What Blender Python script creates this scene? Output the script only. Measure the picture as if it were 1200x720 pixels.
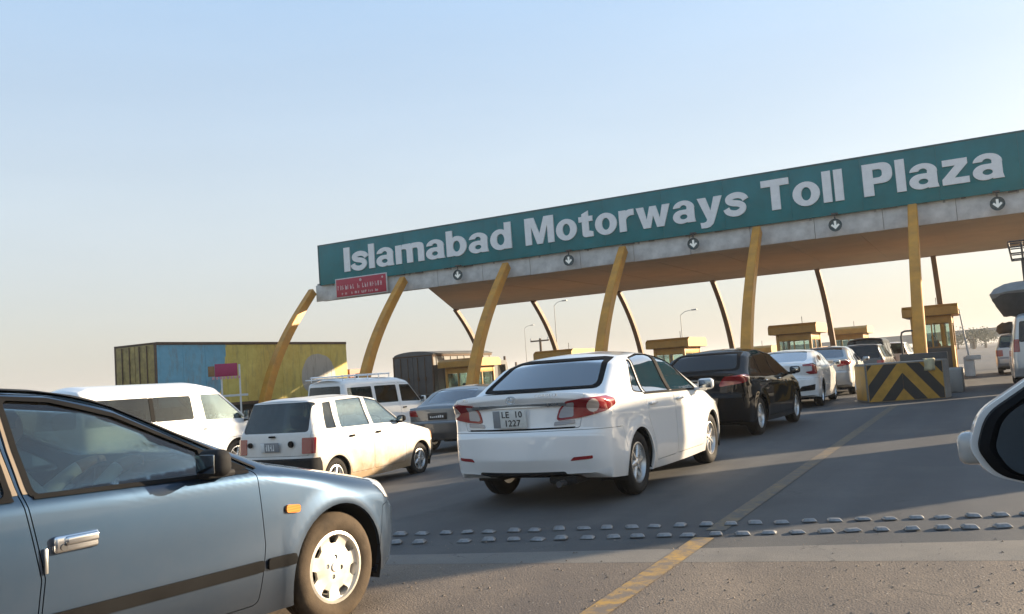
import bpy, bmesh, math, random
import numpy as np
from mathutils import Vector, Matrix

PI = math.pi
rad = math.radians
scene = bpy.context.scene
for _o in list(bpy.data.objects):
    bpy.data.objects.remove(_o)
COL = scene.collection

# ------------------------------------------------------------------ camera
CAM_H = 1.28
YAW, PITCH, ROLL, FPX = 27.6, 4.3, 4.0, 1050.0
_y, _p, _r = rad(YAW), rad(PITCH), rad(ROLL)
_fw = Vector((-math.sin(_y) * math.cos(_p), math.cos(_y) * math.cos(_p), math.sin(_p)))
_rt0 = Vector((math.cos(_y), math.sin(_y), 0))
_up0 = _rt0.cross(_fw)
_rt = _rt0 * math.cos(_r) - _up0 * math.sin(_r)
_up = _up0 * math.cos(_r) + _rt0 * math.sin(_r)
cam_data = bpy.data.cameras.new('camera')
cam_data.sensor_width = 36.0
cam_data.lens = FPX * 36.0 / 1200.0
cam_data.clip_start = 0.02
cam_data.clip_end = 9000
cam = bpy.data.objects.new('camera', cam_data)
COL.objects.link(cam)
_m = Matrix((_rt, _up, -_fw)).transposed().to_4x4()
_m.translation = Vector((0, 0, CAM_H))
cam.matrix_world = _m
scene.camera = cam

# ------------------------------------------------------------------ sky and sun
SUN_AZ, SUN_EL = 42.0, 13.5          # degrees right of the road direction (+Y), degrees above the horizon
world = bpy.data.worlds.new('World')
scene.world = world
world.use_nodes = True
_wn = world.node_tree
_bg = _wn.nodes['Background']
_sky = _wn.nodes.new('ShaderNodeTexSky')
_sky.sky_type = 'NISHITA'
_sky.sun_disc = False
_sky.sun_elevation = rad(SUN_EL)
_sky.sun_rotation = rad(SUN_AZ)
_sky.altitude = 500
_sky.air_density = 1.0
_sky.dust_density = 3.5
_sky.ozone_density = 1.5
# dusty evening air: the clear-sky colours are veiled by a pale haze that thickens towards the horizon, alike all round
SKY_K = 0.066
_tc = _wn.nodes.new('ShaderNodeTexCoord')
_sx = _wn.nodes.new('ShaderNodeSeparateXYZ')
_wn.links.new(_tc.outputs['Generated'], _sx.inputs[0])
_hz = _wn.nodes.new('ShaderNodeValToRGB')
_stops = [(0.0, (0.64, 0.62, 0.58)), (0.06, (0.66, 0.645, 0.61)), (0.20, (0.67, 0.745, 0.80)), (0.45, (0.485, 0.715, 1.0)), (1.0, (0.36, 0.60, 0.95))]
while len(_hz.color_ramp.elements) < len(_stops):
    _hz.color_ramp.elements.new(0.5)
for _e, (_pp, _c) in zip(_hz.color_ramp.elements, _stops):
    _e.position = _pp
    _e.color = (*_c, 1)
_wn.links.new(_sx.outputs[2], _hz.inputs[0])
_hm = _wn.nodes.new('ShaderNodeVectorMath'); _hm.operation = 'SCALE'
_hm.inputs['Scale'].default_value = 0.44 / SKY_K
_wn.links.new(_hz.outputs[0], _hm.inputs[0])
_vf = _wn.nodes.new('ShaderNodeMapRange')
_vf.inputs[1].default_value = 0.0; _vf.inputs[2].default_value = 0.7
_vf.inputs[3].default_value = 0.66; _vf.inputs[4].default_value = 0.55
_wn.links.new(_sx.outputs[2], _vf.inputs[0])
_mx = _wn.nodes.new('ShaderNodeMix'); _mx.data_type = 'RGBA'
_wn.links.new(_vf.outputs[0], _mx.inputs[0])
_wn.links.new(_sky.outputs[0], _mx.inputs[6])
# the veil is not perfectly even: very soft, wide streaks of thicker dust
_cn = _wn.nodes.new('ShaderNodeTexNoise'); _cn.inputs['Scale'].default_value = 1.6; _cn.inputs['Detail'].default_value = 5.0
_cm = _wn.nodes.new('ShaderNodeMapping'); _cm.inputs['Scale'].default_value = (1.0, 1.0, 5.0)
_wn.links.new(_tc.outputs['Generated'], _cm.inputs[0]); _wn.links.new(_cm.outputs[0], _cn.inputs['Vector'])
_cr = _wn.nodes.new('ShaderNodeMapRange'); _cr.inputs[1].default_value = 0.3; _cr.inputs[2].default_value = 0.7; _cr.inputs[3].default_value = 0.955; _cr.inputs[4].default_value = 1.045
_wn.links.new(_cn.outputs[0], _cr.inputs[0])
_cs = _wn.nodes.new('ShaderNodeVectorMath'); _cs.operation = 'SCALE'
_wn.links.new(_hm.outputs[0], _cs.inputs[0]); _wn.links.new(_cr.outputs[0], _cs.inputs['Scale'])
_wn.links.new(_cs.outputs[0], _mx.inputs[7])
_wn.links.new(_mx.outputs[2], _bg.inputs[0])
_bg.inputs[1].default_value = SKY_K
sun_data = bpy.data.lights.new('sun', 'SUN')
sun_data.energy = 5.0
sun_data.angle = rad(0.9)
sun_data.color = (1.0, 0.80, 0.56)
sun = bpy.data.objects.new('sun', sun_data)
COL.objects.link(sun)
_sd = Vector((math.sin(rad(SUN_AZ)) * math.cos(rad(SUN_EL)), math.cos(rad(SUN_AZ)) * math.cos(rad(SUN_EL)), math.sin(rad(SUN_EL))))
sun.rotation_euler = _sd.to_track_quat('Z', 'Y').to_euler()
sun.location = (30, 60, 40)

scene.view_settings.view_transform = 'Standard'
scene.view_settings.look = 'None'
scene.view_settings.exposure = 1.52
scene.view_settings.gamma = 1.0
scene.view_settings.use_curve_mapping = False
scene.cycles.use_denoising = True
scene.cycles.max_bounces = 8
scene.cycles.transparent_max_bounces = 24
scene.cycles.caustics_reflective = False
scene.cycles.caustics_refractive = False
scene.cycles.sample_clamp_indirect = 6.0

random.seed(7)

# ------------------------------------------------------------------ materials
MATS = {}

def _node_mat(name):
    m = bpy.data.materials.new(name)
    m.use_nodes = True
    nt = m.node_tree
    b = nt.nodes['Principled BSDF']
    return m, nt, b

def _noise(nt, scale, detail=4.0, rough=0.6, coord='Object', vec_scale=None):
    tc = nt.nodes.new('ShaderNodeTexCoord')
    n = nt.nodes.new('ShaderNodeTexNoise')
    n.inputs['Scale'].default_value = scale
    n.inputs['Detail'].default_value = detail
    n.inputs['Roughness'].default_value = rough
    if vec_scale:
        mp = nt.nodes.new('ShaderNodeMapping')
        mp.inputs['Scale'].default_value = vec_scale
        nt.links.new(tc.outputs[coord], mp.inputs[0])
        nt.links.new(mp.outputs[0], n.inputs['Vector'])
    else:
        nt.links.new(tc.outputs[coord], n.inputs['Vector'])
    return n

def _ramp(nt, src, stops):
    r = nt.nodes.new('ShaderNodeValToRGB')
    el = r.color_ramp.elements
    while len(el) < len(stops):
        el.new(0.5)
    for e, (p, c) in zip(el, stops):
        e.position = p
        e.color = (*c, 1) if len(c) == 3 else c
    nt.links.new(src, r.inputs[0])
    return r

def _mixc(nt, fac, a, b, mode='MIX'):
    mx = nt.nodes.new('ShaderNodeMix')
    mx.data_type = 'RGBA'
    mx.blend_type = mode
    for sock, v in ((mx.inputs[0], fac), (mx.inputs[6], a), (mx.inputs[7], b)):
        if isinstance(v, (int, float)):
            sock.default_value = v
        elif isinstance(v, tuple):
            sock.default_value = (*v, 1)
        else:
            nt.links.new(v, sock)
    return mx.outputs[2]

def plain(name, col, rough=0.6, metal=0.0, var=0.12, scale=6.0, bump=0.0, coat=0.0, spec=0.5, detail=5.0):
    """painted / plastic / metal surface with slight uneven tone and roughness"""
    if name in MATS:
        return MATS[name]
    m, nt, b = _node_mat(name)
    n = _noise(nt, scale, detail)
    lo = tuple(c * (1 - var) for c in col)
    hi = tuple(min(1, c * (1 + var)) for c in col)
    r = _ramp(nt, n.outputs[0], [(0.3, lo), (0.7, hi)])
    nt.links.new(r.outputs[0], b.inputs['Base Color'])
    rr = _ramp(nt, n.outputs[0], [(0.3, (max(0, rough - 0.08),) * 3), (0.75, (min(1, rough + 0.1),) * 3)])
    nt.links.new(rr.outputs[0], b.inputs['Roughness'])
    b.inputs['Metallic'].default_value = metal
    b.inputs['Coat Weight'].default_value = coat
    b.inputs['Coat Roughness'].default_value = 0.06
    b.inputs['Specular IOR Level'].default_value = spec
    if bump > 0:
        bp = nt.nodes.new('ShaderNodeBump')
        bp.inputs['Strength'].default_value = bump
        bp.inputs['Distance'].default_value = 0.01
        n2 = _noise(nt, scale * 8, 3)
        nt.links.new(n2.outputs[0], bp.inputs['Height'])
        nt.links.new(bp.outputs[0], b.inputs['Normal'])
    MATS[name] = m
    return m

def paint(name, col, metal=0.0, rough=0.32, spec=0.5, dust=0.35, dust_col=(0.30, 0.23, 0.16), zmax=0.75, coat=1.0, coat_rough=0.04):
    """car paint: clear coat over colour, road dust that settled on the lower panels in uneven patches"""
    if name in MATS:
        return MATS[name]
    m, nt, b = _node_mat(name)
    tc = nt.nodes.new('ShaderNodeTexCoord')
    sep = nt.nodes.new('ShaderNodeSeparateXYZ')
    nt.links.new(tc.outputs['Object'], sep.inputs[0])
    mr = nt.nodes.new('ShaderNodeMapRange')
    mr.inputs[1].default_value = 0.15
    mr.inputs[2].default_value = zmax
    mr.inputs[3].default_value = 1.0
    mr.inputs[4].default_value = 0.0
    nt.links.new(sep.outputs[2], mr.inputs[0])
    n = _noise(nt, 3.0, 6, 0.65)
    n2 = _noise(nt, 22.0, 4, 0.6)
    a = nt.nodes.new('ShaderNodeMath'); a.operation = 'MULTIPLY'
    nt.links.new(mr.outputs[0], a.inputs[0]); nt.links.new(n.outputs[0], a.inputs[1])
    a2 = nt.nodes.new('ShaderNodeMath'); a2.operation = 'MULTIPLY_ADD'
    nt.links.new(n2.outputs[0], a2.inputs[0]); a2.inputs[1].default_value = 0.10; nt.links.new(a.outputs[0], a2.inputs[2])
    f = nt.nodes.new('ShaderNodeMath'); f.operation = 'MULTIPLY'; f.use_clamp = True
    nt.links.new(a2.outputs[0], f.inputs[0]); f.inputs[1].default_value = dust * 2.0
    c = _mixc(nt, f.outputs[0], col, dust_col)
    nt.links.new(c, b.inputs['Base Color'])
    b.inputs['Metallic'].default_value = metal
    rr = _ramp(nt, f.outputs[0], [(0.0, (rough,) * 3), (1.0, (0.8,) * 3)])
    nt.links.new(rr.outputs[0], b.inputs['Roughness'])
    cw = _ramp(nt, f.outputs[0], [(0.0, (coat,) * 3), (0.8, (coat * 0.25,) * 3)])
    nt.links.new(cw.outputs[0], b.inputs['Coat Weight'])
    b.inputs['Coat Roughness'].default_value = coat_rough
    b.inputs['Specular IOR Level'].default_value = spec
    # very slight unevenness of hand-repaired sheet metal
    bp = nt.nodes.new('ShaderNodeBump')
    bp.inputs['Strength'].default_value = 0.025
    bp.inputs['Distance'].default_value = 0.02
    n3 = _noise(nt, 2.2, 2, 0.4)
    nt.links.new(n3.outputs[0], bp.inputs['Height'])
    nt.links.new(bp.outputs[0], b.inputs['Coat Normal'])
    MATS[name] = m
    return m

def glass(name, tint=0.35, col=(0.85, 0.95, 0.92), dirty=0.06, ior=1.5, refl=1.0):
    """window glass: tinted transparency under a fresnel reflection, a thin film of dust"""
    if name in MATS:
        return MATS[name]
    m = bpy.data.materials.new(name)
    m.use_nodes = True
    nt = m.node_tree
    nt.nodes.clear()
    out = nt.nodes.new('ShaderNodeOutputMaterial')
    tr = nt.nodes.new('ShaderNodeBsdfTransparent')
    tr.inputs[0].default_value = (col[0] * tint, col[1] * tint, col[2] * tint, 1)
    gl = nt.nodes.new('ShaderNodeBsdfGlossy')
    gl.inputs['Roughness'].default_value = 0.03
    gl.inputs[0].default_value = (0.95, 0.97, 1, 1)
    fr = nt.nodes.new('ShaderNodeFresnel')
    fr.inputs[0].default_value = ior
    fm = nt.nodes.new('ShaderNodeMath'); fm.operation = 'MULTIPLY'; fm.use_clamp = True
    nt.links.new(fr.outputs[0], fm.inputs[0]); fm.inputs[1].default_value = refl
    mx = nt.nodes.new('ShaderNodeMixShader')
    nt.links.new(fm.outputs[0], mx.inputs[0])
    nt.links.new(tr.outputs[0], mx.inputs[1])
    nt.links.new(gl.outputs[0], mx.inputs[2])
    df = nt.nodes.new('ShaderNodeBsdfDiffuse')
    df.inputs[0].default_value = (0.42, 0.40, 0.36, 1)
    n = _noise(nt, 3.5, 5)
    r = _ramp(nt, n.outputs[0], [(0.35, (dirty * 0.5,) * 3), (0.75, (dirty * 1.6,) * 3)])
    mx2 = nt.nodes.new('ShaderNodeMixShader')
    nt.links.new(r.outputs[0], mx2.inputs[0])
    nt.links.new(mx.outputs[0], mx2.inputs[1])
    nt.links.new(df.outputs[0], mx2.inputs[2])
    nt.links.new(mx2.outputs[0], out.inputs[0])
    MATS[name] = m
    return m

def lens(name, col, rough=0.12, glow=0.0):
    if name in MATS:
        return MATS[name]
    m, nt, b = _node_mat(name)
    tc = nt.nodes.new('ShaderNodeTexCoord')
    w = nt.nodes.new('ShaderNodeTexWave')
    w.inputs['Scale'].default_value = 24
    w.bands_direction = 'Z'
    nt.links.new(tc.outputs['Object'], w.inputs['Vector'])
    r = _ramp(nt, w.outputs[0], [(0.0, tuple(c * 0.7 for c in col)), (1.0, col)])
    nt.links.new(r.outputs[0], b.inputs['Base Color'])
    b.inputs['Roughness'].default_value = rough
    b.inputs['Coat Weight'].default_value = 1.0
    b.inputs['Coat Roughness'].default_value = 0.03
    if glow > 0:
        b.inputs['Emission Color'].default_value = (*col, 1)
        b.inputs['Emission Strength'].default_value = glow
    MATS[name] = m
    return m

# shared palette
def M(k):
    return MATS[k]

plain('trim_black', (0.012, 0.012, 0.0125), 0.65, var=0.2, spec=0.04)
plain('trim_dark', (0.022, 0.022, 0.023), 0.65, var=0.25, spec=0.08)
plain('interior', (0.045, 0.043, 0.041), 0.8, var=0.2)
plain('pillar_sun_tan', (0.20, 0.16, 0.12), 0.85, var=0.15)  # warm sunlight put into the colour of the blue saloon's door pillar
plain('interior_grey', (0.11, 0.11, 0.11), 0.85, var=0.15)
plain('rubber', (0.022, 0.020, 0.018), 0.8, var=0.35, scale=12, bump=0.15, spec=0.2)
plain('rubber_dusty', (0.075, 0.056, 0.038), 0.9, var=0.4, scale=9, bump=0.2, spec=0.2)
plain('underbody', (0.012, 0.011, 0.010), 0.9)
plain('alloy', (0.62, 0.60, 0.57), 0.32, 0.85, var=0.12, scale=10)
plain('alloy_pale', (0.66, 0.62, 0.55), 0.38, 0.55, var=0.14, scale=9)
plain('alloy_dark', (0.05, 0.05, 0.05), 0.5, 0.5)
plain('chrome', (0.80, 0.80, 0.80), 0.12, 1.0, var=0.05)
plain('chrome_dull', (0.55, 0.55, 0.54), 0.3, 0.9, var=0.1)
plain('plate_white', (0.62, 0.62, 0.58), 0.5, var=0.1, scale=30)
plain('plate_grey', (0.22, 0.23, 0.24), 0.5, var=0.1, scale=30)
plain('plate_black', (0.015, 0.015, 0.016), 0.45)
plain('ink_black', (0.03, 0.03, 0.03), 0.5)
plain('ink_white', (0.72, 0.72, 0.70), 0.5)
lens('lens_red', (0.30, 0.006, 0.010))
lens('lens_red_dark', (0.30, 0.006, 0.010))
lens('lens_amber', (0.72, 0.24, 0.03))
lens('lens_pale', (0.72, 0.58, 0.48))
lens('lens_pink', (0.70, 0.28, 0.24))
lens('lens_clear', (0.42, 0.40, 0.40))
lens('lens_bright', (0.80, 0.80, 0.78))
glass('glass_tint', 0.60, dirty=0.008, refl=2.8)
glass('glass_clear', 0.90, dirty=0.008, refl=0.8)
glass('glass_dark', 0.25, dirty=0.006, refl=0.9)
glass('glass_blk', 0.2, dirty=0.003, refl=0.6)
glass('glass_near', 0.72, dirty=0.008, refl=1.3)
glass('glass_mid', 0.42, dirty=0.006, refl=0.9)

# ------------------------------------------------------------------ mesh helpers
def tag(o, label=None, cat=None, group=None, kind=None):
    if label: o['label'] = label
    if cat: o['category'] = cat
    if group: o['group'] = group
    if kind: o['kind'] = kind
    return o

def link(o, parent=None):
    COL.objects.link(o)
    if parent is not None:
        o.parent = parent
    return o

def empty(name, loc=(0, 0, 0), rz=0.0, parent=None):
    o = bpy.data.objects.new(name, None)
    o.empty_display_size = 0.3
    o.location = loc
    o.rotation_euler = (0, 0, rz)
    return link(o, parent)

def smooth(me, ang=32):
    me.polygons.foreach_set('use_smooth', [True] * len(me.polygons))
    me.set_sharp_from_angle(angle=rad(ang))
    me.update()

def mobj(name, me, mats, parent=None, sm=32):
    if not isinstance(mats, (list, tuple)):
        mats = [mats]
    me.materials.clear()
    for m in mats:
        me.materials.append(MATS[m] if isinstance(m, str) else m)
    me.name = name
    if sm:
        smooth(me, sm)
    o = bpy.data.objects.new(name, me)
    return link(o, parent)

class MB:
    """collects boxes, bars, tubes, lathes into one mesh"""
    def __init__(s):
        s.bm = bmesh.new()
    def box(s, lo, hi, bevel=0.0, mat=None, mi=0, seg=2):
        r = bmesh.ops.create_cube(s.bm, size=1.0)
        vs = r['verts']
        c = [(a + b) / 2 for a, b in zip(lo, hi)]
        d = [abs(b - a) for a, b in zip(lo, hi)]
        for v in vs:
            v.co = Vector((c[0] + v.co.x * d[0], c[1] + v.co.y * d[1], c[2] + v.co.z * d[2]))
        fs = list({f for v in vs for f in v.link_faces})
        for f in fs: f.material_index = mi
        if bevel > 0:
            es = list({e for v in vs for e in v.link_edges})
            rb = bmesh.ops.bevel(s.bm, geom=es, offset=min(bevel, min(d) * 0.45), segments=seg, affect='EDGES', profile=0.5)
            for f in rb['faces']: f.material_index = mi
            vs = list({v for f in rb['faces'] for v in f.verts} | {v for v in vs if v.is_valid})
        if mat is not None:
            bmesh.ops.transform(s.bm, matrix=mat, verts=[v for v in vs if v.is_valid])
        return s
    def poly_prism(s, pts, z0, z1, mat=None, mi=0):
        """polygon in xy extruded in z"""
        n = len(pts)
        a = [s.bm.verts.new((p[0], p[1], z0)) for p in pts]
        b = [s.bm.verts.new((p[0], p[1], z1)) for p in pts]
        fs = [s.bm.faces.new(list(reversed(a))), s.bm.faces.new(b)]
        for i in range(n):
            j = (i + 1) % n
            fs.append(s.bm.faces.new((a[i], a[j], b[j], b[i])))
        for f in fs: f.material_index = mi
        if mat is not None:
            bmesh.ops.transform(s.bm, matrix=mat, verts=a + b)
        return s
    def tube(s, pts, r, n=10, mi=0, caps=True, squash=None):
        """swept circle along points; r scalar or list"""
        pts = [Vector(p) for p in pts]
        k = len(pts)
        rs = r if isinstance(r, (list, tuple)) else [r] * k
        up = Vector((0, 0, 1))
        rings = []
        prev = None
        for i, p in enumerate(pts):
            t = (pts[min(i + 1, k - 1)] - pts[max(i - 1, 0)]).normalized()
            if prev is None:
                a = t.cross(up)
                if a.length < 1e-3: a = t.cross(Vector((1, 0, 0)))
            else:
                a = prev - t * prev.dot(t)
            a.normalize(); prev = a.copy()
            b = t.cross(a)
            rings.append([s.bm.verts.new(p + (a * math.cos(2 * PI * j / n) + b * math.sin(2 * PI * j / n)) * rs[i]) for j in range(n)])
        for i in range(k - 1):
            for j in range(n):
                f = s.bm.faces.new((rings[i][j], rings[i][(j + 1) % n], rings[i + 1][(j + 1) % n], rings[i + 1][j]))
                f.material_index = mi
        if caps:
            f = s.bm.faces.new(list(reversed(rings[0]))); f.material_index = mi
            f = s.bm.faces.new(rings[-1]); f.material_index = mi
        return s
    def lathe(s, prof, n=32, axis='y', mi=0, closed=False):
        """profile of (radius, offset along axis); axis through the origin"""
        rings = []
        for (r, h) in prof:
            ring = []
            for j in range(n):
                a = 2 * PI * j / n
                c, q = r * math.cos(a), r * math.sin(a)
                co = (c, h, q) if axis == 'y' else ((c, q, h) if axis == 'z' else (h, c, q))
                ring.append(s.bm.verts.new(co))
            rings.append(ring)
        m = len(rings)
        rng = range(m) if closed else range(m - 1)
        for i in rng:
            k = (i + 1) % m
            for j in range(n):
                f = s.bm.faces.new((rings[i][j], rings[i][(j + 1) % n], rings[k][(j + 1) % n], rings[k][j]))
                f.material_index = mi
        if not closed:
            for ring in (rings[0], rings[-1]):
                try:
                    f = s.bm.faces.new(ring); f.material_index = mi
                except ValueError:
                    pass
        return s
    def ico(s, c, r, sub=2, sc=(1, 1, 1), mi=0):
        rr = bmesh.ops.create_icosphere(s.bm, subdivisions=sub, radius=r)
        for v in rr['verts']:
            v.co = Vector((c[0] + v.co.x * sc[0], c[1] + v.co.y * sc[1], c[2] + v.co.z * sc[2]))
        for f in {f for v in rr['verts'] for f in v.link_faces}: f.material_index = mi
        return s
    def mesh(s, name='m', fix=True):
        if fix:
            bmesh.ops.recalc_face_normals(s.bm, faces=s.bm.faces[:])
        me = bpy.data.meshes.new(name)
        s.bm.to_mesh(me)
        s.bm.free()
        return me
    def build(s, name, mats, parent=None, sm=32, fix=True):
        return mobj(name, s.mesh(name, fix), mats, parent, sm)

# ------------------------------------------------------------------ booleans on meshes
_ta = bpy.data.objects.new('tmp_a', bpy.data.meshes.new('tmp'))
_tb = bpy.data.objects.new('tmp_b', bpy.data.meshes.new('tmp'))
_ws = bpy.data.scenes.new('workshop')      # cut pieces here, so that each cut evaluates two objects only
_ws.collection.objects.link(_ta); _ws.collection.objects.link(_tb)
_mod = _ta.modifiers.new('b', 'BOOLEAN')
_mod.object = _tb
_mod.solver = 'MANIFOLD'

def boolean(a, b, op='DIFFERENCE', solver='MANIFOLD'):
    _ta.data = a
    _tb.data = b
    _mod.operation = op
    _mod.solver = solver
    vl = _ws.view_layers[0]
    vl.update()
    return bpy.data.meshes.new_from_object(_ta.evaluated_get(vl.depsgraph))

def rpoly(pts, r=0.03, seg=4):
    """2d polygon with rounded corners; a point may carry its own radius as third value"""
    out = []
    n = len(pts)
    for i in range(n):
        p = Vector(pts[i][:2]); a = Vector(pts[i - 1][:2]); b = Vector(pts[(i + 1) % n][:2])
        rr = pts[i][2] if len(pts[i]) > 2 else r
        u = (a - p); v = (b - p)
        if rr <= 0 or u.length < 1e-6 or v.length < 1e-6:
            out.append(tuple(p)); continue
        ang = u.angle(v, PI)
        if ang > PI * 0.985:
            out.append(tuple(p)); continue
        t = min(rr / max(math.tan(ang / 2), 1e-3), 0.46 * u.length, 0.46 * v.length)
        s0 = p + u.normalized() * t; s1 = p + v.normalized() * t
        for k in range(seg + 1):
            w = k / seg
            out.append(tuple(s0 * (1 - w) ** 2 + p * 2 * w * (1 - w) + s1 * w * w))
    return out

def prism(pts, view='side', lo=-2.0, hi=2.0, mi=0):
    """side: (x,z) along y; back: (y,z) along x; top: (x,y) along z; a number: direction of view in degrees round z"""
    n = len(pts)
    V = []
    for h in (lo, hi):
        for p in pts:
            if view == 'side': V.append((p[0], h, p[1]))
            elif view == 'back': V.append((h, p[0], p[1]))
            elif view == 'top': V.append((p[0], p[1], h))
            else:
                c, s_ = math.cos(rad(view)), math.sin(rad(view))
                # u axis = (-s,c), depth axis = (c,s)
                V.append((c * h - s_ * p[0], s_ * h + c * p[0], p[1]))
    F = [list(range(n)), list(range(2 * n - 1, n - 1, -1))]
    for i in range(n):
        j = (i + 1) % n
        F.append((j, i, n + i, n + j))
    me = bpy.data.meshes.new('prism')
    me.from_pydata(V, [], F)
    bm = bmesh.new(); bm.from_mesh(me)
    bmesh.ops.recalc_face_normals(bm, faces=bm.faces[:])
    bmesh.ops.triangulate(bm, faces=[f for f in bm.faces if len(f.verts) > 4])
    for f in bm.faces: f.material_index = mi
    bm.to_mesh(me); bm.free()
    return me

def cyl_mesh(c, r, y0, y1, n=40):
    pts = [(c[0] + r * math.cos(2 * PI * i / n), c[1] + r * math.sin(2 * PI * i / n)) for i in range(n)]
    return prism(pts, 'side', y0, y1)
MESHES = {}
# ------------------------------------------------------------------ vehicle bodies
def fillet_path(ctrl, ds=0.06):
    """ctrl: (x, z, fillet radius, edge radius, crown). Dense side-view outline with interpolated edge radius and crown."""
    P = []
    n = len(ctrl)
    for i, c in enumerate(ctrl):
        p = Vector(c[:2]); er, cr = c[3], c[4]
        if i in (0, n - 1) or c[2] <= 0:
            P.append((p.x, p.y, er, cr)); continue
        a = Vector(ctrl[i - 1][:2]) - p; b = Vector(ctrl[i + 1][:2]) - p
        ang = a.angle(b, PI)
        if ang > PI * 0.995:
            P.append((p.x, p.y, er, cr)); continue
        t = min(c[2] / max(math.tan(ang / 2), 1e-3), 0.48 * a.length, 0.48 * b.length)
        s0 = p + a.normalized() * t; s1 = p + b.normalized() * t
        k = 3 + int((PI - ang) / 0.16)
        for j in range(k + 1):
            w = j / k
            q = s0 * (1 - w) ** 2 + p * 2 * w * (1 - w) + s1 * w * w
            P.append((q.x, q.y, er, cr))
    out = [P[0]]
    for q in P[1:]:
        a = out[-1]
        d = math.hypot(q[0] - a[0], q[1] - a[1])
        if d < 0.004: continue
        m = max(1, int(math.ceil(d / ds)))
        for j in range(1, m + 1):
            w = j / m
            out.append(tuple(a[k] * (1 - w) + q[k] * w for k in range(4)))
    A = np.array(out)
    for _ in range(4):
        A[1:-1, 2:] = 0.25 * A[:-2, 2:] + 0.5 * A[1:-1, 2:] + 0.25 * A[2:, 2:]
    return A

def hermite(pts):
    xs = np.array([p[0] for p in pts]); ys = np.array([p[1] for p in pts])
    d = np.gradient(ys, xs) if len(xs) > 2 else np.full(len(xs), (ys[1] - ys[0]) / (xs[1] - xs[0]))
    def f(x):
        x = np.clip(x, xs[0], xs[-1])
        i = np.clip(np.searchsorted(xs, x) - 1, 0, len(xs) - 2)
        h = xs[i + 1] - xs[i]; t = (x - xs[i]) / h
        return ((2 * t ** 3 - 3 * t ** 2 + 1) * ys[i] + (t ** 3 - 2 * t ** 2 + t) * h * d[i] + (-2 * t ** 3 + 3 * t ** 2) * ys[i + 1] + (t ** 3 - t ** 2) * h * d[i + 1])
    return f

def sstep(t):
    t = np.clip(t, 0, 1)
    return t * t * (3 - 2 * t)

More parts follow.
